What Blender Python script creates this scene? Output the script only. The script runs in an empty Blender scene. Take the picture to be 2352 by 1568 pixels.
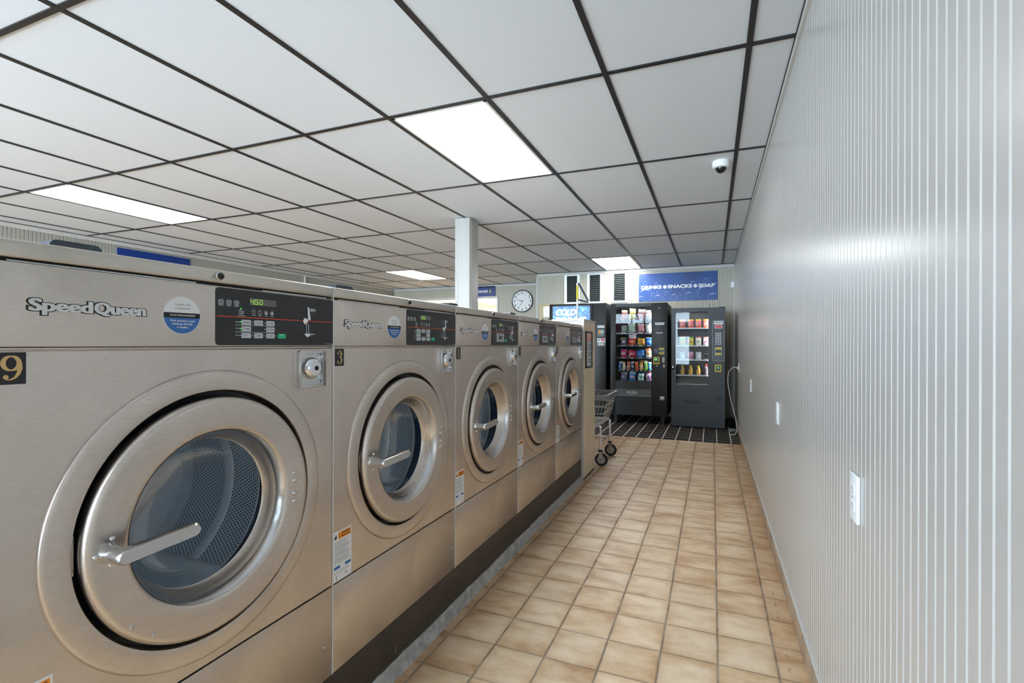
import bpy, bmesh, math, random
from mathutils import Vector, Matrix
PI = math.pi
S = bpy.context.scene
COL = S.collection
H = 1.168          # camera height
CE = 2.4365        # ceiling height

# ------------------------------------------------------------------ camera, world, exposure
cam_d = bpy.data.cameras.new('camera')
cam_d.sensor_width = 36.0
cam_d.lens = 1136.56 / 2352 * 36.0
cam_d.shift_y = (790.43 - 784) / 2352
cam_d.clip_start = 0.02
cam = bpy.data.objects.new('camera', cam_d)
COL.objects.link(cam)
cam.location = (0, 0, H)
cam.rotation_mode = 'XYZ'
cam.matrix_world = Matrix.Translation((0, 0, H)) @ Matrix.Rotation(0.3846, 4, 'Z') @ Matrix.Rotation(PI/2, 4, 'X') @ Matrix.Rotation(0.0027, 4, 'Z')
S.camera = cam
S.view_settings.view_transform = 'Standard'
S.view_settings.look = 'None'
S.view_settings.gamma = 1
S.view_settings.exposure = 1.36
S.cycles.max_bounces = 10
S.cycles.diffuse_bounces = 6
S.cycles.glossy_bounces = 8
S.cycles.transparent_max_bounces = 12
S.cycles.sample_clamp_indirect = 6
S.cycles.use_denoising = True

world = bpy.data.worlds.new('daylight')
S.world = world
world.use_nodes = True
bg = world.node_tree.nodes['Background']
bg.inputs[0].default_value = (0.67, 0.84, 1.0, 1)
bg.inputs[1].default_value = 12.5
LAMP = 6.5          # strength of the ceiling troffers

# ------------------------------------------------------------------ materials
def lin(c):
    return tuple((x/12.92 if x <= .04045 else ((x+.055)/1.055)**2.4) for x in c)
def rgb(r, g, b):
    return lin((r/255., g/255., b/255.)) + (1.0,)
def mat(name, color, rough=.5, metal=0., spec=.5, coat=0., emit=None, es=0.):
    m = bpy.data.materials.new(name); m.use_nodes = True
    p = m.node_tree.nodes['Principled BSDF']
    p.inputs['Base Color'].default_value = color
    p.inputs['Roughness'].default_value = rough
    p.inputs['Metallic'].default_value = metal
    p.inputs['Specular IOR Level'].default_value = spec
    p.inputs['Coat Weight'].default_value = coat
    if emit:
        p.inputs['Emission Color'].default_value = emit
        p.inputs['Emission Strength'].default_value = es
    return m
class NT:
    def __init__(s, m): s.t = m.node_tree; s.n = s.t.nodes; s.p = s.n.get('Principled BSDF')
    def add(s, t, **k):
        n = s.n.new(t)
        for a, v in k.items(): setattr(n, a, v)
        return n
    def link(s, a, b): s.t.links.new(a, b)
    def coord(s, kind='Object', scale=(1,1,1), loc=(0,0,0)):
        c = s.add('ShaderNodeTexCoord'); mp = s.add('ShaderNodeMapping')
        mp.inputs['Scale'].default_value = scale; mp.inputs['Location'].default_value = loc
        s.link(c.outputs[kind], mp.inputs[0]); return mp.outputs[0]
    def noise(s, v, scale, detail=4, rough=.55, dist=0):
        n = s.add('ShaderNodeTexNoise'); n.inputs['Scale'].default_value = scale
        n.inputs['Detail'].default_value = detail; n.inputs['Roughness'].default_value = rough
        n.inputs['Distortion'].default_value = dist
        s.link(v, n.inputs['Vector']); return n.outputs['Fac']
    def ramp(s, f, stops, interp='LINEAR'):
        r = s.add('ShaderNodeValToRGB'); r.color_ramp.interpolation = interp
        e = r.color_ramp.elements
        while len(e) < len(stops): e.new(.5)
        for x, (p, c) in zip(e, stops): x.position = p; x.color = c
        s.link(f, r.inputs[0]); return r.outputs[0]
    def mix(s, f, a, b, mode='MIX'):
        m = s.add('ShaderNodeMix', data_type='RGBA', blend_type=mode)
        for sock, v in ((m.inputs[0], f), (m.inputs[6], a), (m.inputs[7], b)):
            if hasattr(v, 'links'): s.link(v, sock)
            else: sock.default_value = v
        return m.outputs[2]
    def math(s, op, a, b=None, c=None):
        m = s.add('ShaderNodeMath', operation=op)
        for i, v in enumerate((a, b, c)):
            if v is None: continue
            if hasattr(v, 'links'): s.link(v, m.inputs[i])
            else: m.inputs[i].default_value = v
        return m.outputs[0]
    def sep(s, v):
        x = s.add('ShaderNodeSeparateXYZ'); s.link(v, x.inputs[0]); return x.outputs
    def bump(s, h, strength=.3, dist=.002):
        b = s.add('ShaderNodeBump'); b.inputs['Strength'].default_value = strength; b.inputs['Distance'].default_value = dist
        s.link(h, b.inputs['Height']); s.link(b.outputs[0], s.p.inputs['Normal'])
def speck(name, c1, c2, scale, rough=.5, metal=0, bump=0, stretch=(1,1,1), rr=None, **k):
    m = mat(name, c1, rough, metal, **k); t = NT(m); v = t.coord('Object', stretch)
    f = t.noise(v, scale, 5)
    t.link(t.ramp(f, [(.32, c1), (.68, c2)]), t.p.inputs['Base Color'])
    if rr:
        r = t.ramp(f, [(.3, (rr[0],)*3+(1,)), (.7, (rr[1],)*3+(1,))]); t.link(r, t.p.inputs['Roughness'])
    if bump: t.bump(f, bump, .001)
    return m
M = {}
M['tile_board'] = speck('ceiling_board', rgb(216,220,224), rgb(220,224,228), 160, .85, bump=.25)
t = NT(M['tile_board']); v = t.coord('Object'); vv = t.add('ShaderNodeTexVoronoi'); vv.inputs['Scale'].default_value = 55
t.link(v, vv.inputs['Vector'])
dots = t.ramp(vv.outputs['Distance'], [(.0, rgb(120,120,120)), (.10, rgb(219,223,227))], 'LINEAR')
wr = t.noise(v, 30, 2); sel = t.ramp(wr, [(.56, (0,0,0,1)), (.6, (1,1,1,1))])
t.link(t.mix(sel, rgb(219,223,227), dots), t.p.inputs['Base Color'])
M['grid'] = speck('black_grid_metal', rgb(24,24,25), rgb(34,34,35), 40, .45)
M['wall'] = mat('painted_panel', rgb(180,176,171), .25)
M['wall_back'] = mat('painted_panel_back', rgb(184,178,162), .4)
M['wall_left'] = mat('painted_panel_left', rgb(160,158,148), .45)
M['wall_cream'] = mat('cream_wall', rgb(236,230,214), .7)
M['partition'] = speck('beige_ribbed_panel', rgb(220,205,182), rgb(230,217,195), 6, .4, stretch=(1,1,.3))
M['white_trim'] = mat('white_trim', rgb(200,198,192), .4)
M['post'] = mat('white_post_paint', rgb(178,177,172), .4)
def steel(name, c1, c2, rough, stretch, scale=60, aniso=0.):
    m = mat(name, c1, rough, 1.0); t = NT(m)
    v = t.coord('Object', stretch); f = t.noise(v, scale, 4, .6)
    v2 = t.coord('Object'); f2 = t.noise(v2, 3.5, 3, .5, 1.0)
    c = t.ramp(f, [(.35, c1), (.65, c2)])
    sm = t.ramp(f2, [(.3, (.86,.86,.86,1)), (.7, (1.05,1.05,1.05,1))])
    t.link(t.mix(1.0, c, sm, 'MULTIPLY'), t.p.inputs['Base Color'])
    r = t.ramp(f2, [(.3, (rough+.03,)*3+(1,)), (.7, (rough-.01,)*3+(1,))]); t.link(r, t.p.inputs['Roughness'])
    t.bump(f, .06, .0004)
    return m
M['steel'] = steel('brushed_steel', rgb(207,198,190), rgb(219,210,202), .31, (1,1,14))
M['steel_lid'] = steel('brushed_steel_lid', rgb(204,197,187), rgb(216,209,199), .31, (1,1,14))
M['seam_glint'] = mat('painted_seam_highlight', rgb(214,216,218), .25, .3)  # pale colour carries the highlight of the washer corner edges
M['chrome'] = mat('chrome', rgb(225,226,230), .09, 1.0)
M['chrome_soft'] = mat('satin_chrome', rgb(205,205,206), .22, 1.0)
M['black_gloss'] = mat('black_gloss_plastic', rgb(18,19,22), .22)
M['rubber'] = mat('black_rubber', rgb(20,24,32), .35)
M['gasket'] = mat('door_gasket_rubber', rgb(40,66,98), .22, spec=.8)
M['dark'] = mat('dark_recess', rgb(12,12,14), .6)
M['blue_grey'] = mat('blue_grey_plastic', rgb(58,68,80), .35)
M['panel_black'] = mat('control_panel_black', rgb(34,35,38), .35)
M['white'] = mat('white_print', rgb(236,236,236), .5)
M['white_label'] = mat('white_label', rgb(228,231,235), .45)
M['black'] = mat('black_print', rgb(20,20,22), .5)
M['grey_print'] = mat('grey_print', rgb(120,124,130), .5)
M['silver_print'] = mat('silver_print', rgb(214,216,218), .35, .2)
M['blue_print'] = mat('blue_print', rgb(52,108,180), .45)
M['label_blue'] = mat('label_blue', rgb(16,100,176), .45)
M['orange'] = mat('orange_print', rgb(244,150,34), .45)
M['red_line'] = mat('red_orange_line', rgb(232,70,34), .4)
M['green_btn'] = mat('green_button', rgb(14,190,130), .4)
M['key_grey'] = mat('pale_key', rgb(196,202,210), .4)
M['led'] = mat('led_digits', rgb(160,220,60), .4, emit=rgb(170,235,60), es=.45)
M['led_green'] = mat('green_led', rgb(60,230,60), .4, emit=rgb(60,230,60), es=.4)
M['lcd'] = mat('display_window', rgb(92,92,90), .25)
M['lcd_off'] = mat('display_ghost', rgb(130,130,126), .4)
M['gold'] = mat('gold_numeral', rgb(206,174,118), .35)
M['plate'] = mat('number_plate_black', rgb(22,22,26), .35)
# perforated drum steel (holes from the drum's own UV map, in metres)
def drum_mat():
    m = mat('perforated_drum_steel', rgb(150,170,190), .42, .2); t = NT(m)
    uv = t.add('ShaderNodeTexCoord').outputs['UV']; x, y, z = t.sep(uv)[:3]
    a = .0095; q = math.sqrt(3)
    def cell(off):
        fx = t.math('SUBTRACT', t.math('FRACT', t.math('ADD', t.math('DIVIDE', x, a), off)), .5)
        fy = t.math('MULTIPLY', t.math('SUBTRACT', t.math('FRACT', t.math('ADD', t.math('DIVIDE', y, a*q), off)), .5), q)
        return t.math('SQRT', t.math('ADD', t.math('MULTIPLY', fx, fx), t.math('MULTIPLY', fy, fy)))
    d = t.math('MINIMUM', cell(0.), cell(.5))
    hole = t.ramp(d, [(.25, (1,1,1,1)), (.31, (0,0,0,1))])
    t.link(t.mix(hole, rgb(226,238,248), rgb(60,88,116)), t.p.inputs['Base Color'])
    t.link(t.math('MULTIPLY_ADD', hole, -.2, .2), t.p.inputs['Metallic'])
    return m
M['drum_holes'] = drum_mat()
M['drum'] = steel('drum_steel', rgb(226,238,250), rgb(232,244,252), .30, (1,1,1), 30)
M['drum'].node_tree.nodes['Principled BSDF'].inputs['Metallic'].default_value = .15
M['drum_dark'] = mat('drum_hub', rgb(120,150,180), .3, .2)
def glass_mat(name, tint, refl=.12, rough=.02, k=1.):
    m = bpy.data.materials.new(name); m.use_nodes = True; nt = m.node_tree; nt.nodes.clear()
    o = nt.nodes.new('ShaderNodeOutputMaterial'); mx = nt.nodes.new('ShaderNodeMixShader')
    tr = nt.nodes.new('ShaderNodeBsdfTransparent'); gl = nt.nodes.new('ShaderNodeBsdfGlossy')
    fr = nt.nodes.new('ShaderNodeFresnel'); fr.inputs[0].default_value = 1.5
    ma = nt.nodes.new('ShaderNodeMath'); ma.operation = 'MULTIPLY_ADD'; ma.inputs[1].default_value = k; ma.inputs[2].default_value = refl
    tr.inputs[0].default_value = tint; gl.inputs[0].default_value = (1,1,1,1); gl.inputs[1].default_value = rough
    nt.links.new(fr.outputs[0], ma.inputs[0]); nt.links.new(ma.outputs[0], mx.inputs[0])
    nt.links.new(tr.outputs[0], mx.inputs[1]); nt.links.new(gl.outputs[0], mx.inputs[2]); nt.links.new(mx.outputs[0], o.inputs[0])
    return m
M['door_glass'] = glass_mat('washer_door_glass', (.98,.99,1,1), .0, k=.15)
M['vend_glass'] = glass_mat('vending_glass', (.93,.95,.96,1), .0, k=.32)
M['pane'] = glass_mat('window_pane', (.97,.98,.98,1), .0)
# floor tiles
def floor_mat(name, size, off, tile_stops, grout, gw, rough, var=.14, edges=False):
    m = mat(name, (1,1,1,1), rough); t = NT(m)
    v = t.coord('Object'); x, y, z = t.sep(v)[:3]
    # slight wander so the joints are not ruler-straight
    nz = t.noise(v, 5, 2); wob = t.math('MULTIPLY', t.math('SUBTRACT', nz, .5), .006)
    ux = t.math('DIVIDE', t.math('ADD', t.math('SUBTRACT', x, off[0]), wob), size[0])
    uy = t.math('DIVIDE', t.math('ADD', t.math('SUBTRACT', y, off[1]), wob), size[1])
    def edge(u, s):
        f = t.math('FRACT', u); e = t.math('MINIMUM', f, t.math('SUBTRACT', 1.0, f)); return t.math('MULTIPLY', e, s)
    d = t.math('MINIMUM', edge(ux, size[0]), t.math('ADD', edge(uy, size[1]), .0011))
    cx = t.math('FLOOR', ux); cy = t.math('FLOOR', uy)
    cmb = t.add('ShaderNodeCombineXYZ'); t.link(cx, cmb.inputs[0]); t.link(cy, cmb.inputs[1])
    wn = t.add('ShaderNodeTexWhiteNoise'); wn.noise_dimensions = '3D'; t.link(cmb.outputs[0], wn.inputs['Vector'])
    # cloudiness offset per tile
    ad = t.add('ShaderNodeVectorMath', operation='MULTIPLY_ADD'); t.link(wn.outputs['Color'], ad.inputs[0]); ad.inputs[1].default_value = (7,7,7)
    st = t.coord('Object', (.8, 1.5, 1)); t.link(st, ad.inputs[2])
    f = t.noise(ad.outputs[0], 5.0, 6, .62, .15)
    c = t.ramp(f, tile_stops)
    br = t.ramp(wn.outputs['Value'], [(0., (1-var,)*3+(1,)), (1., (1.0,)*3+(1,))])
    c = t.mix(1., c, br, 'MULTIPLY')
    fine = t.noise(v, 160, 3)
    if edges:
        ed = t.math('ADD', d, t.math('MULTIPLY', t.noise(v, 22, 4), .03))
        c = t.mix(1., c, t.ramp(ed, [(.012, (.84,.76,.68,1)), (.055, (1,1,1,1))]), 'MULTIPLY')
        # grime collects along the curb and the wall base
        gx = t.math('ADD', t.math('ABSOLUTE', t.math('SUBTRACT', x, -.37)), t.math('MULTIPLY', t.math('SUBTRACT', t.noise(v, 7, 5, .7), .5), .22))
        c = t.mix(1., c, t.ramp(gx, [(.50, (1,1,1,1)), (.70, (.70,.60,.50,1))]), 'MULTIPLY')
        rs = t.math('MULTIPLY', t.ramp(t.math('ABSOLUTE', t.math('ADD', t.math('SUBTRACT', x, .262), t.math('MULTIPLY', t.math('SUBTRACT', t.noise(v, 6, 3), .5), .03))), [(.001, (1,1,1,1)), (.006, (0,0,0,1))]), t.ramp(t.noise(v, 11, 5, .7), [(.5, (0,0,0,1)), (.6, (.8,.8,.8,1))]))
        c = t.mix(rs, c, rgb(150,92,40))
        # white paint spots
        sp = t.add('ShaderNodeTexVoronoi'); sp.inputs['Scale'].default_value = 9; t.link(v, sp.inputs['Vector'])
        c = t.mix(t.ramp(sp.outputs['Distance'], [(.030, (1,1,1,1)), (.036, (0,0,0,1))]), c, t.mix(t.ramp(t.noise(v, 2.2, 2), [(.60, (0,0,0,1)), (.62, (1,1,1,1))]), c, rgb(240,236,228)))
    c = t.mix(1., c, t.ramp(fine, [(.3, (.93,.93,.93,1)), (.7, (1,1,1,1))]), 'MULTIPLY')
    gmask = t.ramp(d, [(gw*.5/1., (1,1,1,1)), (gw*.5+.0012, (0,0,0,1))])
    gn = t.noise(v, 9, 3); g = t.ramp(gn, [(.4, grout[0]), (.62, grout[1])])
    t.link(t.mix(gmask, c, g), t.p.inputs['Base Color'])
    t.link(t.math('MULTIPLY_ADD', gmask, .5, t.math('MULTIPLY_ADD', f, .12, rough-.06)), t.p.inputs['Roughness'])
    t.bump(t.math('MULTIPLY_ADD', gmask, -1.0, t.math('MULTIPLY', f, .12)), .5, .0015)
    return m
M['floor_tan'] = floor_mat('tan_ceramic_tiles', (.2006,.2006), (.0219,2.563),
    [(.32, rgb(192,152,112)), (.46, rgb(220,190,152)), (.60, rgb(236,213,182))], (rgb(92,80,66), rgb(142,132,120)), .0062, .42, .08, True)
M['floor_dark'] = floor_mat('dark_wood_look_tiles', (.158,.158), (-1.051,6.37),
    [(.25, rgb(26,20,17)), (.5, rgb(40,32,27)), (.75, rgb(60,49,41))], (rgb(206,200,190), rgb(222,217,208)), .010, .5, .3)
M['floor_dark'].node_tree.nodes['Principled BSDF'].inputs['Specular IOR Level'].default_value = .3
M['base_tile'] = speck('tan_base_tile', rgb(146,122,98), rgb(172,150,126), 8, .4)
def plinth_mat():
    m = mat('black_painted_curb', rgb(34,30,28), .45); t = NT(m); v = t.coord('Object'); x, y, z = t.sep(v)[:3]
    n = t.noise(t.coord('Object', (1,1,1)), 14, 6, .7)
    n2 = t.noise(t.coord('Object', (1,1,.25)), 60, 4, .7)
    lim = t.math('ADD', z, t.math('MULTIPLY', t.math('SUBTRACT', n, .5), -.05))
    k = t.ramp(lim, [(.046, (1,1,1,1)), (.052, (0,0,0,1))])
    near = t.ramp(z, [(.05, (1,1,1,1)), (.16, (0,0,0,1))])
    chip = t.math('MULTIPLY', t.ramp(n2, [(.66, (0,0,0,1)), (.69, (1,1,1,1))]), near)
    mask = t.math('MAXIMUM', k, chip)
    conc = t.ramp(t.noise(v, 40, 5), [(.3, rgb(136,138,136)), (.7, rgb(176,180,182))])
    blk = t.ramp(t.noise(v, 5, 3), [(.3, rgb(44,38,35)), (.7, rgb(58,50,46))])
    t.link(t.mix(mask, blk, conc), t.p.inputs['Base Color'])
    return m
M['plinth'] = plinth_mat()
M['concrete'] = speck('worn_grey_cove', rgb(140,141,140), rgb(186,188,188), 26, .7, bump=.6)
M['lamp'] = mat('lit_diffuser', (1,1,1,1), .5, emit=(.94,.975,1,1), es=LAMP)
M['lamp_frame'] = mat('white_lamp_frame', rgb(226,226,222), .4)
M['vend_black'] = speck('textured_black_paint', rgb(30,30,32), rgb(37,37,39), 220, .42, bump=.3)
M['vend_dark'] = speck('vending_black_side', rgb(18,18,19), rgb(23,23,24), 200, .5)
M['vend_in'] = mat('vending_interior_black', rgb(16,16,18), .5)
M['vend_in_grey'] = mat('vending_interior_grey', rgb(112,110,107), .5)
M['shelf'] = mat('vending_shelf', rgb(30,30,32), .4)
M['tag_white'] = mat('price_tag_white', rgb(232,232,232), .5)
M['yellow'] = mat('yellow_plastic', rgb(226,206,40), .4)
M['wire'] = mat('coil_wire', rgb(118,118,120), .5, .3)
M['lcd_blue'] = mat('reader_screen', rgb(60,150,110), .3, emit=rgb(90,190,120), es=.5)
M['red_led'] = mat('red_led_display', rgb(90,10,24), .3, emit=rgb(150,20,40), es=.4)
M['cart_wire'] = mat('cart_wire', rgb(190,190,188), .3, .7)
M['cart_rim'] = mat('grey_plastic_rim', rgb(122,124,126), .4)
M['wheel_grey'] = mat('wheel_grey', rgb(160,158,156), .45)
M['outlet'] = mat('white_plastic', rgb(232,235,238), .3)
M['slot'] = mat('outlet_slot', rgb(90,92,96), .5)
M['louver_glass'] = mat('grey_louver_glass', rgb(92,98,98), .15)
M['mesh_dark'] = mat('vent_dark', rgb(26,28,28), .6)
M['alu'] = mat('aluminium', rgb(196,198,198), .35, .6)
M['tan_wood'] = speck('tan_painted_wood', rgb(196,180,140), rgb(206,190,150), 8, .5)
M['cord_white'] = mat('off_white_cord', rgb(214,210,200), .45)
M['cord_black'] = mat('black_cord', rgb(16,16,17), .45)
M['asphalt'] = mat('outside_paving', rgb(150,150,148), .9)
M['red_sign'] = mat('red_sign', rgb(214,20,60), .5)
M['purple_sign'] = mat('purple_sign', rgb(120,60,130), .5)
M['interior_lamp'] = mat('interior_lamp', (1,1,1,1), .5, emit=(1,1,1,1), es=9)
def sign_mat():
    m = mat('blue_sign_print', rgb(30,88,168), .3); t = NT(m)
    v = t.coord('Object', (1,1,1)); f = t.noise(v, 1.8, 3, .5)
    t.link(t.ramp(f, [(.35, rgb(26,52,116)), (.5, rgb(12,70,142)), (.68, rgb(36,76,150))]), t.p.inputs['Base Color'])
    return m
M['sign_blue'] = sign_mat()
M['sign_navy'] = mat('navy_sign', rgb(4,50,126), .35)
M['sign_indigo'] = mat('indigo_sign', rgb(44,66,128), .4)
M['bubble'] = mat('pale_bubble_print', rgb(140,168,218), .4)
M['bubble_hi'] = mat('pink_white_bubble_print', rgb(196,200,232), .4)
def cold_mat():
    m = mat('icy_backlit_print', rgb(60,140,210), .25); t = NT(m)
    v = t.coord('Object'); f = t.noise(v, 13, 6, .65, 1.6); z = t.sep(v)[2]
    c1 = t.ramp(f, [(.30, rgb(34,56,116)), (.46, rgb(60,112,186)), (.58, rgb(70,170,226)), (.7, rgb(214,240,252))])
    t.link(c1, t.p.inputs['Base Color']); t.link(c1, t.p.inputs['Emission Color']); t.p.inputs['Emission Strength'].default_value = .2
    return m
M['cold'] = cold_mat()
M['lit_white'] = mat('lit_white_letters', (1,1,1,1), .4, emit=(.92,.97,1,1), es=.5)
M['panel_grey'] = mat('grey_metal_panel', rgb(178,178,176), .35, .3)
M['poster'] = None
_pk = {}
def pack(c1, c2, c3, scale=16, rough=.28):
    key = (c1, c2, c3, scale)
    if key in _pk: return _pk[key]
    m = mat('printed_wrapper', rgb(*c1), rough, spec=.6); t = NT(m)
    v = t.coord('Object', (1,1,1), (len(_pk)*3.1, 0, len(_pk)*1.7)); f = t.noise(v, scale, 3, .6, .8)
    base = t.ramp(f, [(.0, rgb(*c1)), (.57, rgb(*c1)), (.59, rgb(*c3)), (.63, rgb(*c3)), (.65, rgb(*c2))], 'LINEAR')
    # emblem in the middle of the pack
    vo = t.coord('Object'); x, y, z = t.sep(vo)[:3]
    n2 = t.noise(vo, 60, 2)
    r = t.math('SQRT', t.math('ADD', t.math('POWER', t.math('MULTIPLY', x, 1.0), 2), t.math('POWER', t.math('MULTIPLY', t.math('SUBTRACT', z, .05), 1.5), 2)))
    em = t.ramp(t.math('MULTIPLY_ADD', n2, .012, r), [(.030, (1,1,1,1)), (.033, (0,0,0,1))])
    col = t.mix(em, base, t.ramp(n2, [(.46, rgb(*c2)), (.5, rgb(*c3))]))
    band = t.ramp(z, [(.098, (0,0,0,1)), (.100, (1,1,1,1))])
    col = t.mix(t.math('MULTIPLY', band, .8), col, rgb(*c2))
    t.link(col, t.p.inputs['Base Color'])
    _pk[key] = m; return m

# ------------------------------------------------------------------ mesh building
_txt = {}
def text_geo(s, offset=0., shear=0.):
    k = (s, offset, shear)
    if k not in _txt:
        cu = bpy.data.curves.new('t', 'FONT'); cu.body = s; cu.offset = offset; cu.shear = shear
        cu.resolution_u = 4; cu.size = 1
        o = bpy.data.objects.new('t', cu); COL.objects.link(o)
        bpy.context.view_layer.update()
        me = bpy.data.meshes.new_from_object(o.evaluated_get(bpy.context.evaluated_depsgraph_get()))
        vs = [tuple(v.co) for v in me.vertices]; fs = [tuple(p.vertices) for p in me.polygons]
        bpy.data.objects.remove(o); bpy.data.meshes.remove(me); bpy.data.curves.remove(cu)
        x0 = min(v[0] for v in vs); x1 = max(v[0] for v in vs); y0 = min(v[1] for v in vs); y1 = max(v[1] for v in vs)
        _txt[k] = ([((v[0]-x0)/(x1-x0), (v[1]-y0)/(y1-y0)) for v in vs], fs, (x1-x0)/(y1-y0))
    return _txt[k]
class MB:
    """builds one mesh; local frame: u right, v up, w out of the front (towards -y)"""
    def __init__(s): s.bm = bmesh.new(); s.uv = None; s.mats = []; s.mi = 0
    def use(s, m):
        if m not in s.mats: s.mats.append(m)
        s.mi = s.mats.index(m); return s
    def V(s, u, v, w): return s.bm.verts.new((u, -w, v))
    def F(s, vs):
        try: f = s.bm.faces.new(vs); f.material_index = s.mi; return f
        except ValueError: return None
    def box(s, u0, u1, v0, v1, w0, w1, bev=0., seg=2):
        g = [s.V(u, v, w) for u in (u0, u1) for v in (v0, v1) for w in (w0, w1)]
        fs = [s.F([g[i] for i in q]) for q in ((0,1,3,2), (4,6,7,5), (0,4,5,1), (2,3,7,6), (0,2,6,4), (1,5,7,3))]
        if bev:
            es = list({e for f in fs for e in f.edges})
            r = bmesh.ops.bevel(s.bm, geom=es, offset=bev, segments=seg, affect='EDGES', profile=.5)
            for f in r['faces']: f.material_index = s.mi
        return s
    def prism(s, pts, w0, w1):
        a = [s.V(p[0], p[1], w0) for p in pts]; b = [s.V(p[0], p[1], w1) for p in pts]; n = len(pts)
        s.F(a[::-1]); s.F(b)
        for i in range(n): s.F([a[i], a[(i+1) % n], b[(i+1) % n], b[i]])
        return s
    def sheet(s, pts, w):
        s.F([s.V(p[0], p[1], w) for p in pts]); return s
    def rrect(s, u0, u1, v0, v1, r, w0, w1, n=6):
        pts = []
        for cx, cy, a0 in ((u1-r, v0+r, -PI/2), (u1-r, v1-r, 0), (u0+r, v1-r, PI/2), (u0+r, v0+r, PI)):
            for k in range(n+1):
                a = a0 + PI/2*k/n; pts.append((cx+r*math.cos(a), cy+r*math.sin(a)))
        return s.prism(pts, w0, w1)
    def lathe(s, prof, cu=0, cv=0, n=48, a0=0, a1=2*PI, uvm=False):
        """revolve (r, w) profile around the w axis through (cu, cv)"""
        full = abs(a1-a0-2*PI) < 1e-6; k = n if full else n+1
        rings = []
        for r, w in prof:
            if r < 1e-6: rings.append([s.V(cu, cv, w)])
            else: rings.append([s.V(cu+r*math.cos(a0+(a1-a0)*i/n), cv+r*math.sin(a0+(a1-a0)*i/n), w) for i in range(k)])
        L = [0]
        for (r0, w0), (r1, w1) in zip(prof, prof[1:]): L.append(L[-1]+math.hypot(r1-r0, w1-w0))
        if uvm and s.uv is None: s.uv = s.bm.loops.layers.uv.new('UVMap')
        R = max(p[0] for p in prof)
        for j in range(len(rings)-1):
            A, B = rings[j], rings[j+1]
            for i in range(n):
                i2 = (i+1) % k
                if len(A) == 1 and len(B) == 1: continue
                if len(A) == 1: q = [A[0], B[i], B[i2]]; tt = [(i, j), (i, j+1), (i+1, j+1)]
                elif len(B) == 1: q = [A[i], B[0], A[i2]]; tt = [(i, j), (i, j+1), (i+1, j)]
                else: q = [A[i], B[i], B[i2], A[i2]]; tt = [(i, j), (i, j+1), (i+1, j+1), (i+1, j)]
                f = s.F(q)
                if uvm and f:
                    for lp, (a, b) in zip(f.loops, tt): lp[s.uv].uv = (a/n*(a1-a0)*R, L[b])
        return s
    def cyl(s, cu, cv, r, w0, w1, n=24, bev=0.):
        if bev: return s.lathe([(0, w0), (r, w0), (r, w1-bev), (r-bev, w1), (0, w1)], cu, cv, n)
        return s.lathe([(0, w0), (r, w0), (r, w1), (0, w1)], cu, cv, n)
    def dome(s, cu, cv, r, w0, h, n=16):
        return s.lathe([(0, w0)]+[(r*math.cos(a), w0+h*math.sin(a)) for a in [PI/2*k/5 for k in range(6)]], cu, cv, n)
    def tube(s, pts, r, n=10, closed=False):
        """pts in local xyz"""
        P = [Vector(p) for p in pts]; rings = []; up = None; N = len(P)
        for i, p in enumerate(P):
            if closed: d = P[(i+1) % N]-P[i-1]
            else: d = P[min(i+1, N-1)]-P[max(i-1, 0)]
            d.normalize()
            if up is None: up = Vector((0, 0, 1)) if abs(d.z) < .9 else Vector((1, 0, 0))
            x = up.cross(d); x.normalize(); y = d.cross(x); up = y
            rr = r[i] if isinstance(r, (list, tuple)) else r
            rings.append([s.bm.verts.new(p+x*(rr*math.cos(2*PI*k/n))+y*(rr*math.sin(2*PI*k/n))) for k in range(n)])
        for i in range(N if closed else N-1):
            A, B = rings[i], rings[(i+1) % N]
            for k in range(n): s.F([A[k], A[(k+1) % n], B[(k+1) % n], B[k]])
        if not closed: s.F(rings[0][::-1]); s.F(rings[-1])
        return s
    def text(s, string, u0, u1, v0, v1, w, th=.0006, offset=0., shear=0., fit=True, align='L'):
        vs, fs, asp = text_geo(string, offset, shear)
        if not fit:
            wd = (v1-v0)*asp
            if align == 'C': c = (u0+u1)/2; u0 = c-wd/2
            u1 = u0+wd
        b = [s.V(u0+(u1-u0)*x, v0+(v1-v0)*y, w+th) for x, y in vs]
        for f in fs: s.F([b[i] for i in f])
        # skirt so letters have thickness
        if th > .0009:
            a = [s.V(u0+(u1-u0)*x, v0+(v1-v0)*y, w) for x, y in vs]
            cnt = {}
            for f in fs:
                for i in range(len(f)):
                    e = (f[i], f[(i+1) % len(f)]); cnt[tuple(sorted(e))] = cnt.get(tuple(sorted(e)), 0)+1
            for f in fs:
                for i in range(len(f)):
                    e = (f[i], f[(i+1) % len(f)])
                    if cnt[tuple(sorted(e))] == 1: s.F([a[e[0]], a[e[1]], b[e[1]], b[e[0]]])
        return s
    def ribbon(s, pts, w):
        """pts = (u, v, halfwidth)"""
        L = []; R = []
        for i, (x, y, h) in enumerate(pts):
            x0, y0, _ = pts[max(i-1, 0)]; x1, y1, _ = pts[min(i+1, len(pts)-1)]
            dx, dy = x1-x0, y1-y0; l = math.hypot(dx, dy) or 1; nx, ny = -dy/l, dx/l
            L.append(s.V(x+nx*h, y+ny*h, w)); R.append(s.V(x-nx*h, y-ny*h, w))
        for i in range(len(pts)-1): s.F([L[i], R[i], R[i+1], L[i+1]])
        return s
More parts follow.
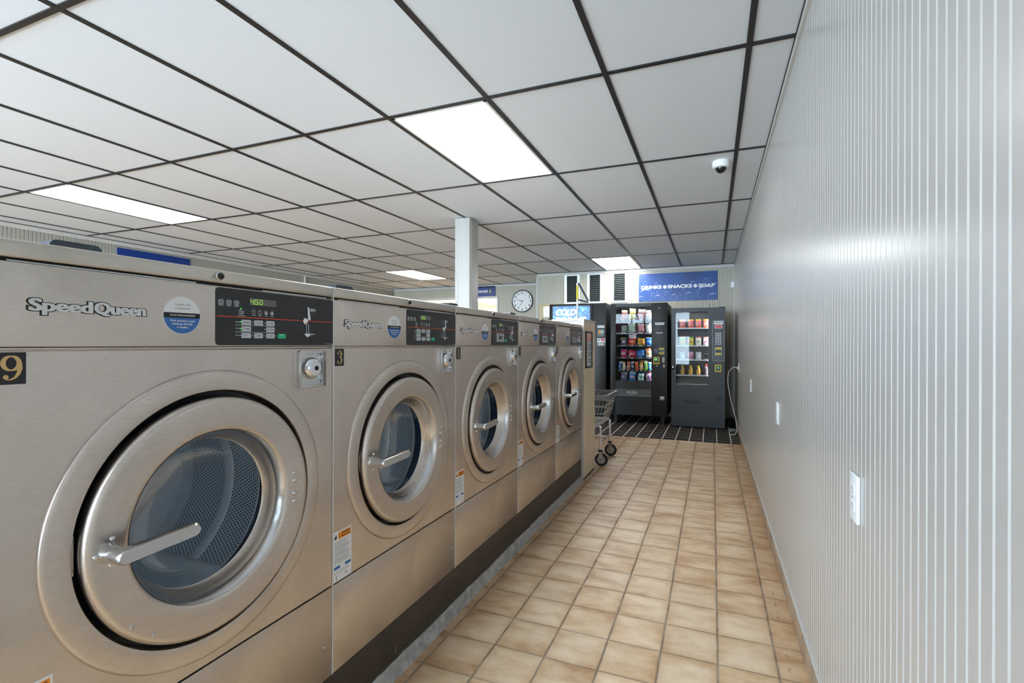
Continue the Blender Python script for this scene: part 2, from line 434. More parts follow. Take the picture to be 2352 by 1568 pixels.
    def build(s, name, m, parent=None, smooth=34, loc=(0,0,0), rot=0., label=None):
        bm = s.bm
        bmesh.ops.recalc_face_normals(bm, faces=bm.faces) if not getattr(s, 'norecalc', False) else None
        if smooth:
            lim = math.radians(smooth)
            for f in bm.faces: f.smooth = True
            for e in bm.edges:
                if len(e.link_faces) == 2 and e.calc_face_angle(0) > lim: e.smooth = False
        me = bpy.data.meshes.new(name); bm.to_mesh(me); bm.free()
        if s.mats and m is None:
            for x in s.mats: me.materials.append(M[x] if isinstance(x, str) else x)
        else: me.materials.append(M[m] if isinstance(m, str) else m)
        o = bpy.data.objects.new(name, me); COL.objects.link(o)
        o.parent = parent; o.location = loc; o.rotation_euler = (0, 0, rot)
        if label: o['label'] = label
        return o
def thing(name, label, cat, loc=(0,0,0), rot=0., group=None):
    o = bpy.data.objects.new(name, None); COL.objects.link(o)
    o.location = loc; o.rotation_euler = (0, 0, rot); o['label'] = label; o['category'] = cat
    o.empty_display_size = .05
    if group: o['group'] = group
    return o
def tag(o, label, cat, group=None):
    o['label'] = label; o['category'] = cat
    if group: o['group'] = group
    return o
def struct(o):
    o['kind'] = 'structure'; return o
def circ(cu, cv, r, n=40, a0=0, a1=2*PI):
    return [(cu+r*math.cos(a0+(a1-a0)*i/n), cv+r*math.sin(a0+(a1-a0)*i/n)) for i in range(n+(0 if abs(a1-a0-2*PI) < 1e-6 else 1))]
RW = PI/2    # things facing +X (washers)
LW = -PI/2   # things facing -X (right wall)

# ------------------------------------------------------------------ room shell
XR, XL, YB, YB2, YF = .327, -6.85, 8.45, 9.62, -3.0
XJ = -2.93
m = MB(); m.box(XL-.1, XR+.1, -.1, 0, 0, 1)  # placeholder orientation: build floor directly
m.bm.free()
def slab(name, x0, x1, y0, y1, z0, z1, mt, parent=None, kind=True):
    b = MB(); b.box(x0, x1, z0, z1, -y1, -y0)
    o = b.build(name, mt, parent, smooth=0)
    if kind: struct(o)
    return o
slab('floor', XL-.1, XR+.15, YF-.1, 6.37, -.1, 0, 'floor_tan')
slab('floor_dark', XL-.1, XR+.15, 6.37, 9.7, -.1, 0, 'floor_dark')
slab('floor_annex', XL-1.5, -2.5, 9.7, 16, -.1, 0, 'floor_tan')
slab('ceiling', XL-.1, XR+.15, YF-.1, 9.7, CE, CE+.1, 'tile_board')
slab('ceiling_annex', XL-1.5, -2.5, 9.7, 16, CE, CE+.1, 'wall_cream')
slab('wall_annex_back', XL-1.5, -2.5, 15.9, 16, 0, CE, 'wall_cream')
slab('wall_annex_left', XL-1.5, XL-1.4, 9.7, 16, 0, CE, 'wall_cream')
slab('wall_annex_right', -2.6, -2.5, 9.7, 16, 0, CE, 'wall_cream')
# ceiling T-bar grid
CX = [-1.077+k*.6096 for k in range(-9, 3)]
CY = [2.308+k*1.2192 for k in range(-4, 6)]
g = MB()
for x in CX: g.box(x-.012, x+.012, CE-.006, CE+.002, -9.66, 2.98)
for y in CY: g.box(XL, XR, CE-.0055, CE+.002, -y-.012, -y+.012)
struct(g.build('ceiling_grid', 'grid', smooth=0))
# beadboard walls
def bead(name, length, z0, z1, mt, loc, rot, pitch=.0348, first=0., gw=.0070, gd=.0022, holes=(), thick=.09, parent=None):
    """local u along the wall, facing w; grooves as real V-channels"""
    b = MB(); prof = [(0., 0.)]; u = first
    while u < gw: u += pitch
    while u < length-gw:
        prof += [(u-gw/2, 0), (u-gw/4, -gd), (u+gw/4, -gd), (u+gw/2, 0)]; u += pitch
    prof.append((length, 0))
    def strip(a, c, v0, v1):
        pts = [p for p in prof if a < p[0] < c]
        def wat(x):
            for p, q in zip(prof, prof[1:]):
                if p[0] <= x <= q[0] and q[0] > p[0]: return p[1]+(q[1]-p[1])*(x-p[0])/(q[0]-p[0])
            return 0
        pts = [(a, wat(a))]+pts+[(c, wat(c))]
        lo = [b.V(x, v0, w) for x, w in pts]; hi = [b.V(x, v1, w) for x, w in pts]
        for i in range(len(pts)-1): b.F([lo[i], lo[i+1], hi[i+1], hi[i]])
        b.F([b.V(a, v0, -thick), b.V(a, v1, -thick), b.V(c, v1, -thick), b.V(c, v0, -thick)])
        for x in (a, c):
            b.F([b.V(x, v0, wat(x)), b.V(x, v1, wat(x)), b.V(x, v1, -thick), b.V(x, v0, -thick)])
        for v in (v0, v1):
            b.F([b.V(a, v, 0), b.V(c, v, 0), b.V(c, v, -thick), b.V(a, v, -thick)])
    cuts = sorted(set([0., length]+[h[0] for h in holes]+[h[1] for h in holes]))
    for a, c in zip(cuts, cuts[1:]):
        hs = [h for h in holes if h[0] <= a+1e-6 and h[1] >= c-1e-6]
        if not hs: strip(a, c, z0, z1)
        else:
            h = hs[0]
            if h[2] > z0+1e-4: strip(a, c, z0, h[2])
            if h[3] < z1-1e-4: strip(a, c, h[3], z1)
    b.norecalc = True
    o = b.build(name, mt, parent, smooth=0, loc=loc, rot=rot); struct(o); return o
LR = YB+3.0
bead('wall_right', LR+.1, 0, CE, 'wall', (XR, YB+.1, 0), LW, first=(YB+.1-.765) % .0348)
LOUV = [(-2.378, -2.192), (-1.971, -1.789), (-1.552, -1.366)]
ox = XJ
holes = [(a-ox, b-ox, 1.906, 2.400) for a, b in LOUV]+[(-2.84-ox, -2.45-ox, 1.66, 1.85)]
bead('wall_back', XR-XJ, 0, CE, 'wall_back', (XJ, YB, 0), 0, first=.01, holes=holes, gw=.009, gd=.006)
bead('wall_jog', YB2-YB-.012, 0, CE, 'wall_back', (XJ, YB2, 0), LW, first=.02)
# the jog's outer face looks towards -X
bead('wall_back_left', XJ-XL, 0, CE, 'wall_back', (XL, YB2, 0), 0, first=.01, holes=[(.01, -4.215-XL, 0., 2.165)], gw=.009, gd=.006)
bead('wall_left', YB2+3.0, 0, CE, 'wall_left', (XL, YF, 0), RW, first=.01, gw=.009, gd=.006)
# mouldings under the ceiling and black wall angle
def moulding(name, x0, x1, y0, y1, z0, z1, mt='white_trim'):
    return slab(name, x0, x1, y0, y1, z0, z1, mt)
moulding('trim_1', XR-.012, XR, YF, YB, CE-.035, CE-.004)
moulding('trim_2', XR-.016, XR, YF, YB, CE-.006, CE-.0005, 'grid')
moulding('trim_3', XJ, XR, YB-.012, YB, CE-.05, CE-.006)
moulding('trim_4', XJ, XR, YB-.022, YB, CE-.006, CE-.0005, 'grid')
moulding('trim_5', XL, XJ, YB2-.012, YB2, CE-.05, CE-.006)
moulding('trim_6', XL, XJ, YB2-.022, YB2, CE-.006, CE-.0005, 'grid')
moulding('trim_7', XL, XL+.012, YF, YB2, CE-.05, CE-.006)
moulding('trim_8', XL, XL+.022, YF, YB2, CE-.006, CE-.0005, 'grid')
moulding('trim_9', XR-.014, XR-.001, YB-.014, YB-.001, 0, CE-.12)
moulding('trim_10', XJ-.014, XJ+.014, YB-.014, YB+.014, 0, CE-.05)
moulding('trim_11', -4.24, -4.20, YB2-.02, YB2+.1, 0, 2.19)
moulding('trim_12', XL+.01, -4.24, YB2-.02, YB2+.1, 2.15, 2.19)
# tile base along the right wall
b = MB()
y = 2.563-.2006*27
while y < YB-.02:
    y1 = min(y+.1966, YB)
    b.box(XR-.012, XR-.0005, 0, .072, -y1, -y, .002); y += .2006
struct(b.build('baseboard_right', 'base_tile'))
# caulk line over the base tile
moulding('trim_13', XR-.006, XR, YF, YB, .071, .077)

# storefront behind the camera (daylight comes through it)
def storefront():
    w = MB()
    XS = -.70
    w.box(XL, XS, 0, .45, 3.0, 3.1); w.box(XL, XS, 2.32, CE, 3.0, 3.1); w.box(XS, XR, 0, CE, 3.0, 3.1)
    struct(w.build('wall_front', 'wall_back', smooth=0))
    fr = MB(); n = 4; stp = (XS-XL)/n
    for i in range(n+1):
        x = XL+i*stp; fr.box(max(x-.03, XL), min(x+.03, XS), .45, 2.32, 3.02, 3.08)
    fr.box(XL, XS, .45, .5, 3.02, 3.08); fr.box(XL, XS, 2.27, 2.32, 3.02, 3.08)
    f = struct(fr.build('window_1', 'alu', smooth=0))
    for i in range(n):
        x = XL+i*stp; p = MB(); p.box(x+.03, x+stp-.03, .5, 2.27, 3.046, 3.052)
        p.build('pane', 'pane', f, smooth=0)
storefront()
# daylight portals at the panes only guide sampling of the sky
pl = bpy.data.lights.new('daylight_portal', 'AREA'); pl.shape = 'RECTANGLE'; pl.size = -.70-XL; pl.size_y = 1.8
pl.cycles.is_portal = True
po = bpy.data.objects.new('daylight_portal', pl); COL.objects.link(po)
po.location = ((XL-.70)/2, YF-.12, 1.38); po.rotation_euler = (PI/2, 0, 0)

# ------------------------------------------------------------------ ceiling lights
def troffer(name_label, x0, y0, big=False, sx=.6096, sy=1.2192, lab=None):
    t = thing('ceiling_light', name_label, 'light', (x0+sx/2, y0+sy/2, CE), 0, 'ceiling troffers')
    e = .016
    f = MB()
    for a in ((-sx/2+e, sx/2-e, -sy/2+e, -sy/2+e+.014), (-sx/2+e, sx/2-e, sy/2-e-.014, sy/2-e), (-sx/2+e, -sx/2+e+.014, -sy/2+e, sy/2-e), (sx/2-e-.014, sx/2-e, -sy/2+e, sy/2-e)):
        f.box(a[0], a[1], -.006, -.001, -a[3], -a[2])
    f.build('frame', 'lamp_frame', t, smooth=0)
    d = MB(); d.box(-sx/2+e+.014, sx/2-e-.014, -.0045, -.001, -(sy/2-e-.014), sy/2-e-.014)
    d.build('diffuser', 'lamp', t, smooth=0)
    return t
TR = [(-1, 0, 'large lit ceiling panel, nearest one, above the front washers'),
      (-7, 0, 'long lit ceiling panel over the left side of the room, near the left wall'),
      (-7, 4, 'small far lit ceiling panel left of the white post'),
      (-1, 4, 'far lit ceiling panel just in front of the back wall, above the vending machines'),
      (-1, -4, 'lit ceiling panel behind the camera, over the aisle side'),
      (-7, -4, 'lit ceiling panel behind the camera, over the left side')]
for c, r, lab in TR:
    troffer(lab, -1.077+c*.6096, 2.308+r*1.2192)
troffer('bright ceiling panel seen in the annex through the back opening', -6.5, 12.3, sx=1.2, sy=2.4)

# ------------------------------------------------------------------ post and partition, curb
b = MB(); b.box(-2.403, -2.24, 0, CE-.006, -4.60, -4.40, .004)
for dx in (.03, .155-.02): b.box(-2.403+dx, -2.403+dx+.004, 0, CE-.01, -4.40, -4.3975)
for dy in (.04, .17): b.box(-2.2405, -2.2375, 0, CE-.01, -4.40-dy-.004, -4.40-dy)
o = b.build('column', 'post'); struct(o)
o = slab('wall_partition', -2.2, -1.03, 4.165, 4.60, 0.02, 1.372, 'white_trim')
bead('panelling', .435, .02, 1.372, 'partition', (-1.021, 4.165, 0), RW, first=.02, gw=.011, gd=.004, thick=.008, parent=None)
bpy.data.objects['panelling'].name = 'wall_partition_face'
slab('trim_14', -1.045, -1.018, 4.155, 4.17, .02, 1.385, 'white_trim')
slab('trim_15', -2.2, -1.016, 4.157, 4.606, 1.372, 1.386, 'white_trim')
slab('partition_gap_shade', -2.2, -1.026, 4.17, 4.598, 0, .02, 'dark')  # dark slab painting the shade in the gap under the partition
b = MB(); b.box(-2.1, -1.036, 0, .193, -4.15, 3.0, .003)
co = MB()
o = b.build('curb', 'plinth'); tag(o, 'long black painted concrete curb under the row of washers, grey along the floor', 'curb')
rnd = random.Random(9); N_ = 240; pr_ = []
for k in range(N_+1):
    y = -3.0+(7.15)*k/N_; e = rnd.uniform(-.002, .003)+.002*math.sin(k*.31)
    pr_.append([co.V(-1.0365, .050+e, -y), co.V(-1.031, .048+e, -y), co.V(-1.024+rnd.uniform(-.0006, .0006), .024, -y), co.V(-1.016+rnd.uniform(-.001, .001), 0, -y)])
for A, B in zip(pr_, pr_[1:]):
    for q in range(3): co.F([A[q], A[q+1], B[q+1], B[q]])
co.build('worn_cove', 'concrete', o, label='rough grey worn cove along the foot of the curb')

# ------------------------------------------------------------------ washers
W = .7445
def digits(b, s, u0, v0, hgt, wd, gap, w, on=True):
    seg = {'0': 'abcdef', '1': 'bc', '4': 'fgbc', '5': 'afgcd', '8': 'abcdefg', '3': 'abgcd', ' ': ''}
    th = hgt*.07; u = u0
    for ch in s:
        for q in seg[ch]:
            x0, x1, y0, ym, y1 = u, u+wd, v0, v0+hgt/2, v0+hgt
            r = {'a': (x0, x1, y1-th, y1), 'd': (x0, x1, y0, y0+th), 'g': (x0, x1, ym-th/2, ym+th/2), 'f': (x0, x0+th, ym, y1), 'b': (x1-th, x1, ym, y1), 'e': (x0, x0+th, y0, ym), 'c': (x1-th, x1, y0, ym)}[q]
            b.sheet([(r[0], r[2]), (r[1], r[2]), (r[1], r[3]), (r[0], r[3])], w)
        u += wd+gap
def numeral(b, ch, cu, cv, s, w):
    """old-style high-contrast numeral, height s"""
    if ch == '9':
        b.ribbon([(cu+.24*s*math.cos(a), cv+.20*s+.27*s*math.sin(a), (.025+.055*abs(math.cos(a)))*s) for a in [2*PI*k/36 for k in range(37)]], w)
        b.ribbon([(cu+.25*s, cv+.2*s, .075*s), (cu+.27*s, cv+.0*s, .075*s), (cu+.22*s, cv-.2*s, .065*s), (cu+.12*s, cv-.36*s, .045*s), (cu-.02*s, cv-.44*s, .025*s), (cu-.14*s, cv-.43*s, .02*s), (cu-.2*s, cv-.36*s, .02*s)], w+.0001)
        b.sheet(circ(cu-.16*s, cv-.33*s, .085*s, 20), w+.0002)
    elif ch == '3':
        b.ribbon([(cu-.17*s, cv+.30*s, .03*s), (cu-.1*s, cv+.43*s, .025*s), (cu+.02*s, cv+.46*s, .025*s), (cu+.15*s, cv+.38*s, .06*s), (cu+.18*s, cv+.25*s, .075*s), (cu+.13*s, cv+.1*s, .05*s), (cu-.02*s, cv+.03*s, .02*s)], w)
        b.ribbon([(cu-.02*s, cv+.03*s, .02*s), (cu+.14*s, cv-.03*s, .05*s), (cu+.21*s, cv-.2*s, .08*s), (cu+.15*s, cv-.37*s, .06*s), (cu+.02*s, cv-.46*s, .025*s), (cu-.12*s, cv-.44*s, .025*s), (cu-.2*s, cv-.34*s, .03*s)], w+.00005)
        b.sheet(circ(cu-.16*s, cv+.28*s, .075*s, 20), w+.0001); b.sheet(circ(cu-.18*s, cv-.3*s, .075*s, 20), w+.0001)
    else:
        b.ribbon([(cu, cv+.46*s, .07*s), (cu, cv-.44*s, .07*s)], w)
        b.ribbon([(cu-.2*s, cv-.45*s, .02*s), (cu+.2*s, cv-.45*s, .02*s)], w)
        b.ribbon([(cu-.18*s, cv+.32*s, .02*s), (cu-.04*s, cv+.42*s, .04*s)], w)
def front_panel():
    cu, cv = .3733-.0015, .794
    b = MB(); u0, u1, v0, v1 = 0., W, .458, 1.1565
    ang = sorted(set([2*PI*k/144 for k in range(144)]+[math.atan2(v-cv, u-cu) % (2*PI) for u in (u0, u1) for v in (v0, v1)]))
    def rect(a, e=0):
        c, s_ = math.cos(a), math.sin(a); k = 1e9
        if c > 1e-9: k = min(k, (u1+e-cu)/c)
        if c < -1e-9: k = min(k, (u0-e-cu)/c)
        if s_ > 1e-9: k = min(k, (v1+e-cv)/s_)
        if s_ < -1e-9: k = min(k, (v0-e-cv)/s_)
        return cu+c*k, cv+s_*k
    loops = [[b.V(*rect(a, .0), -.012) for a in ang], [b.V(*rect(a, .0), -.003) for a in ang], [b.V(*rect(a, -.003), 0) for a in ang]]
    for r, w in ((.3150, 0), (.3145, .0022), (.3135, .0048), (.3115, .0068), (.3085, .0080), (.304, .0086), (.290, .0088), (.2735, .0088), (.2705, .0078), (.2688, .0052), (.268, .001), (.2675, -.03)):
        loops.append([b.V(cu+r*math.cos(a), cv+r*math.sin(a), w) for a in ang])
    n = len(ang)
    for A, B in zip(loops, loops[1:]):
        for i in range(n): b.F([A[i], A[(i+1) % n], B[(i+1) % n], B[i]])
    return b
def make_washer():
    t = thing('washing_machine', 'x', 'washing machine', (-1.033, 1.152-.7475, 0), RW)
    P = lambda b, n, m_, par=t, **k: b.build(n, m_, par, **k)
    b = MB()
    for a in ((0, .004, .196, 1.3), (W-.004, W, .196, 1.3)): b.box(a[0], a[1], a[2], a[3], -.85, -.012)
    b.box(0, W, .196, .2, -.85, -.012); b.box(0, W, .196, 1.3, -.854, -.85); b.box(.004, W-.004, 1.155, 1.16, -.3, -.012)
    P(b, 'cabinet', 'steel', smooth=0)
    b = MB(); b.box(0, W, 1.304, 1.334, -.856, .003, .0045, 3); lid = P(b, 'lid', 'steel_lid')
    b = MB(); b.cyl(.3795, 1.3195, .0095, .003, .009, 28, .002); lk = P(b, 'lid_lock', 'chrome_soft', lid)
    b = MB(); b.cyl(.3795, 1.3195, .0075, .009, .0155, 24, .003); b.box(.3787, .3803, 1.3165, 1.3225, .0155, .0158); P(b, 'key_barrel', 'black_gloss', lk)
    b = MB(); b.box(.002, W-.002, 1.297, 1.306, -.03, -.008); P(b, 'lid_gap_shade', 'dark')  # black strip painting the shadow in the gap below the lid
    b = MB(); b.box(.02, .33, 1.2985, 1.3005, -.01, -.001); P(b, 'hinge_strip', 'chrome_soft'); b = MB(); b.box(.5, .72, 1.2985, 1.3005, -.01, -.001); P(b, 'hinge_strip', 'chrome_soft')
    b = MB(); b.rrect(.121, .206, 1.334, 1.361, .012, -.16, -.1); P(b, 'soap_dispenser_lid', 'blue_grey')
    b = MB(); b.box(0, W, 1.161, 1.2985, -.012, 0, .003, 2); up = P(b, 'upper_panel', 'steel')
    fp = P(front_panel(), 'front_panel', 'steel')
    b = MB(); b.box(-.0022, .0012, .196, 1.334, -.012, .0012, .0008, 1); P(b, 'seam_highlight', 'seam_glint')  # added strip painting the bright reflection on the rounded cabinet corner
    b = MB(); b.box(0, W, .196, .4555, -.012, 0, .003, 2); kp = P(b, 'kick_panel', 'steel')
    for u in (.012, W-.031):
        b = MB(); b.dome(u, .294, .0042, 0, .003); P(b, 'screw', 'chrome_soft', kp)
    # logo
    def bold(b, off, sh, grow, w0):
        for k, d_ in enumerate((-sh, 0, sh)):
            b.text('Speed', .0472-grow+d_, .1358+grow+d_, 1.2147-grow, 1.2418+grow, w0+k*.00004, .0012, off)
            b.text('Queen', .1398-grow+d_, .2252+grow+d_, 1.2172-grow, 1.2418+grow, w0+k*.00004, .0012, off)
    b = MB(); bold(b, .05, .0022, .0014, .0001); lg = P(b, 'logo_outline', 'black', up, smooth=0)
    b = MB(); bold(b, .018, .0012, .0, .0014); P(b, 'logo_letters', 'silver_print', up, smooth=0)
    # dispenser sticker
    c = (.2995, 1.227); R = .0392
    b = MB(); b.prism(circ(*c, R, 64), 0, .0004); st = P(b, 'sticker', 'white_label', up, smooth=0)
    a = math.asin(-.0055/R)
    b = MB(); b.sheet(circ(*c, R-.0008, 48, PI-a, 2*PI+a), .0005); P(b, 'blue_half', 'blue_print', st, smooth=0)
    b = MB(); a1, a2 = math.asin(.005/R), math.asin(-.0055/R); R2 = R-.0004
    b.sheet([(c[0]-R2*math.cos(a2), c[1]-.0055), (c[0]+R2*math.cos(a2), c[1]-.0055), (c[0]+R2*math.cos(a1), c[1]+.005), (c[0]-R2*math.cos(a1), c[1]+.005)], .0007)
    P(b, 'black_band', 'black', st, smooth=0)
    b = MB(); b.text('Liquids only', c[0]-.0155, c[0]+.0175, 1.2465, 1.2515, .0005, .0001, .01); b.text('in dispenser', c[0]-.0155, c[0]+.0185, 1.2385, 1.2435, .0005, .0001, .01)
    P(b, 'lettering', 'grey_print', st, smooth=0)
    b = MB(); b.text('DO NOT OVERLOAD DETERGENT', c[0]-.026, c[0]+.028, 1.2252, 1.2284, .0008, .0001, .02)
    b.text('Pods, powders, scent', c[0]-.025, c[0]+.027, 1.2125, 1.2175, .0006, .0001, .02); b.text('beads go directly', c[0]-.021, c[0]+.022, 1.206, 1.211, .0006, .0001, .02); b.text('in washer', c[0]-.011, c[0]+.012, 1.200, 1.204, .0006, .0001, .02)
    P(b, 'lettering', 'white', st, smooth=0)
    # control panel
    b = MB(); b.rrect(.3745, .7435, 1.164, 1.2955, .009, 0, .0012); cp = P(b, 'control_panel', 'panel_black', smooth=0)
    w = .0013
    b = MB(); b.sheet([(.3765, 1.2295), (.7425, 1.2295), (.7425, 1.2312), (.3765, 1.2312)], w); P(b, 'red_stripe', 'red_line', cp, smooth=0)
    b = MB(); b.box(.4625, .5405, 1.2605, 1.2775, .001, .0016); dp = P(b, 'display', 'lcd', cp, smooth=0)
    b = MB(); digits(b, '888888', .4645, 1.2635, .0115, .0085, .0043, .0017); P(b, 'unlit_digits', 'lcd_off', dp, smooth=0)
    b = MB()
    for k in range(3):   # basket icons
        x = .379+k*.0198
        for q in range(5): b.ribbon([(x+.001+q*.0034, 1.2655, .0004), (x+.003+q*.0024, 1.2545, .0004)], w)
        for q in range(4): b.ribbon([(x+.0008+q*.0005, 1.2655-q*.0036, .0005), (x+.0152-q*.0005, 1.2655-q*.0036, .0005)], w)
        b.ribbon([(x+.002, 1.266, .0005), (x+.0095, 1.269, .0006), (x+.014, 1.266, .0005)], w)
    # small icons
    for k, x in enumerate((.4735, .4915, .5095, .5275)):
        b.sheet(circ(x, 1.2515, .0011, 12), w)
        b.ribbon([(x-.005, 1.2475, .0006), (x-.0035, 1.2405, .0006), (x+.0035, 1.2405, .0006), (x+.005, 1.2475, .0006), (x-.005, 1.2475, .0006)], w)
        if k >= 2: b.sheet(circ(x, 1.2435, .003, 16), w+.0001)
    b.text('WASH', .4695, .4785, 1.2355, 1.2378, w, .0001, .03); b.text('RINSE', .487, .496, 1.2355, 1.2378, w, .0001, .03)
    b.text('SPIN', .506, .5135, 1.2355, 1.2378, w, .0001, .03); b.text('DOOR', .5235, .532, 1.2355, 1.2378, w, .0001, .03)
    b.ribbon([(.4335, 1.2475, .0006), (.4335, 1.2415, .0006), (.4375, 1.2415, .0006), (.4375, 1.2475, .0006), (.4335, 1.2475, .0006)], w)
    b.ribbon([(.4385, 1.2445, .0006), (.447, 1.2445, .0006), (.446, 1.241, .0006), (.4395, 1.241, .0006)], w)
    b.text('INSERT', .4335, .4455, 1.2372, 1.2395, w, .0001, .03); b.text('COINS/CARD', .4295, .4495, 1.2328, 1.235, w, .0001, .03)
    b.text('Wash', .4235, .4335, 1.2172, 1.2202, w, .0001, .03); b.text('Cycle', .4235, .4335, 1.202, 1.2052, w, .0001, .03); b.text('Temp', .4235, .4335, 1.1858, 1.1888, w, .0001, .03)
    b.ribbon([(.4235, 1.2115, .0005), (.5345, 1.2115, .0005)], w); b.ribbon([(.4235, 1.1955, .0005), (.5345, 1.1955, .0005)], w)
    for x, v in ((.4705, 1.219), (.506, 1.219), (.506, 1.2035), (.4705, 1.1875), (.506, 1.1875), (.5395, 1.1875), (.4365, 1.1875)): b.sheet(circ(x, v, .0014, 12), w)
    b.text('PN 203598', .713, .738, 1.1665, 1.1685, w, .0001, .03)
    P(b, 'panel_print', 'key_grey', cp, smooth=0)
    b = MB(); b.sheet(circ(.4385, 1.2503, .0018, 12), w)
    for v in (1.219, 1.2035): b.sheet(circ(.4365, v, .0016, 12), w)
    P(b, 'indicator_light', 'led_green', cp, smooth=0)
    keys = [(.4395, .4655, 1.2125, 1.2245, 'REGULAR'), (.4745, .4995, 1.2125, 1.2245, 'DELICATE'), (.5095, .5345, 1.2125, 1.2245, 'ULTRA'), (.4395, .4655, 1.1970, 1.2090, 'NORMAL'), (.5095, .5345, 1.1970, 1.2090, 'DELICATE'),
            (.4395, .4655, 1.1812, 1.1932, 'HOT'), (.4745, .4995, 1.1812, 1.1932, 'WARM'), (.5095, .5345, 1.1812, 1.1932, 'COLD')]
    for u0, u1, v0, v1, s_ in keys:
        b = MB(); b.rrect(u0, u1, v0, v1, .0018, .0012, .0022, 4); k = P(b, 'button', 'key_grey', cp, smooth=0)
        b = MB(); hh = .0032
        b.text(s_, u0+.009, min(u1-.002, u0+.009+.0023*len(s_)), (v0+v1)/2-hh/2, (v0+v1)/2+hh/2, .0023, .0001, .02)
        b.ribbon([(u0+.0025, v0+.003, .0003), (u0+.003, v1-.003, .0003), (u0+.0065, v1-.003, .0003), (u0+.006, v0+.003, .0003), (u0+.0025, v0+.003, .0003)], .0023)
        P(b, 'key_print', 'black', k, smooth=0)
    b = MB(); b.rrect(.545, .5695, 1.1812, 1.1932, .0018, .0012, .0024, 4); sb = P(b, 'start_button', 'green_btn', cp, smooth=0, label='green start button')
    b = MB(); b.text('START', .5515, .5625, 1.1895, 1.192, .0025, .0001, .02); P(b, 'key_print', 'white', sb, smooth=0)
    # coin slot
    b = MB(); b.prism([(.6362, 1.2665), (.6385, 1.2685), (.6408, 1.2665), (.6475, 1.234), (.6405, 1.232), (.6372, 1.245)], .0012, .011)
    b.cyl(.6335, 1.2292, .0088, .0012, .009, 28, .002); b.dome(.6335, 1.2292, .006, .009, .004)
    b.box(.6335, .6352, 1.196, 1.222, .0012, .010); b.box(.6400, .6415, 1.196, 1.222, .0012, .010)
    b.box(.6235, .6605, 1.1925, 1.1955, .0012, .014, .001); b.prism([(.629, 1.1925), (.652, 1.1925), (.6415, 1.1865), (.6365, 1.1865)], .0012, .008)
    P(b, 'coin_slot', 'chrome', cp)
    b = MB(); b.sheet([(.6495, 1.261), (.6525, 1.266), (.6745, 1.266), (.6775, 1.261), (.6745, 1.256), (.6525, 1.256)], w); hx = P(b, 'price_badge', 'grey_print', cp, smooth=0)
    b = MB(); b.text('25¢', .656, .671, 1.2582, 1.2638, w+.0002, .0001, .03); P(b, 'lettering', 'white', hx, smooth=0)
    # cash-box lock
    b = MB(); b.box(.608, .716, 1.0475, 1.1495, 0, .002); b.box(.608, .6125, 1.0475, 1.1495, .002, .014, .001)
    b.box(.608, .700, 1.146, 1.1495, .002, .012); b.box(.6125, .695, 1.0475, 1.055, .002, .0075, .002)
    pts = [(.691, .012), (.693, .012), (.7165, .002), (.7165, 0), (.691, 0)]
    a_ = [b.V(x, 1.0475, w_) for x, w_ in pts]; c_ = [b.V(x, 1.1495, w_) for x, w_ in pts]
    b.F(a_); b.F(c_[::-1])
    for i in range(5): b.F([a_[i], a_[(i+1) % 5], c_[(i+1) % 5], c_[i]])
    cb = P(b, 'coin_box_door', 'chrome_soft')
    b = MB(); b.lathe([(.031, .002), (.0305, .006), (.027, .016), (.022, .022), (.020, .0235), (.0, .0235)], .6545, 1.101, 40); dm = P(b, 'lock_dome', 'chrome', cb)
    b = MB(); b.cyl(.657, 1.101, .0065, .0235, .0245, 20); b.box(.6562, .6578, 1.0965, 1.1055, .0245, .0247); P(b, 'keyhole', 'dark', dm)
    for u, v in ((.6175, 1.138), (.686, 1.138), (.6175, 1.063), (.686, 1.063)):
        b = MB(); b.dome(u, v, .0045, .002, .003); P(b, 'rivet', 'chrome_soft', cb)
    b = MB(); b.text('GREENWALD', .640, .668, 1.1385, 1.1412, .0021, .0001, .01); P(b, 'lettering', 'key_grey', cb, smooth=0)
    # warning label
    b = MB(); b.box(.002, .0805, .4605, .6095, 0, .0003); wl = P(b, 'warning_label', 'white_label', fp, smooth=0)
    b = MB(); b.sheet([(.022, .585), (.077, .585), (.077, .605), (.022, .605)], .0004); P(b, 'orange_block', 'orange', wl, smooth=0)
    b = MB(); b.sheet([(.005, .4975), (.077, .4975), (.077, .506), (.005, .506)], .0004); P(b, 'blue_block', 'label_blue', wl, smooth=0)
    b = MB(); b.sheet([(.030, .4955), (.052, .4955), (.052, .5085), (.030, .5085)], .0005); P(b, 'white_flag', 'white_label', wl, smooth=0)
    b = MB(); b.text('WARNING', .036, .073, .5965, .6025, .0005, .0001, .04); b.text('MISE EN GARDE', .036, .075, .5875, .5935, .0005, .0001, .04)
    for q in (0, 1):
        b.ribbon([(.0255, .5965-.009*q, .0005), (.028, .6018-.009*q, .0005), (.0305, .5965-.009*q, .0005), (.0255, .5965-.009*q, .0005)], .0005)
    b.prism([(.008, .587), (.014, .587), (.0165, .592), (.0125, .604), (.011, .597), (.0075, .594), (.006, .590)], .0003, .0005)
    P(b, 'warning_print', 'black', wl, smooth=0)
    rnd = random.Random(4); b = MB(); v = .580
    for k in range(34):
        v -= .0023
        if v < .510: break
        if k % 7 == 4: v -= .002
        b.sheet([(.007, v), (.007+rnd.uniform(.035, .067), v), (.074, v+.0008), (.007, v+.0008)], .0004)
    for v in (.492, .489, .486, .483): b.sheet([(.007, v), (.07, v), (.07, v+.0006), (.007, v+.0006)], .0004)
    b.sheet([(.013, .464), (.016, .464), (.016, .479), (.013, .479)], .0004); b.sheet([(.050, .474), (.062, .474), (.062, .4765), (.050, .4765)], .0004); b.sheet([(.059, .468), (.0605, .468), (.0605, .474), (.059, .474)], .0004)
    P(b, 'fine_print', 'grey_print', wl, smooth=0)
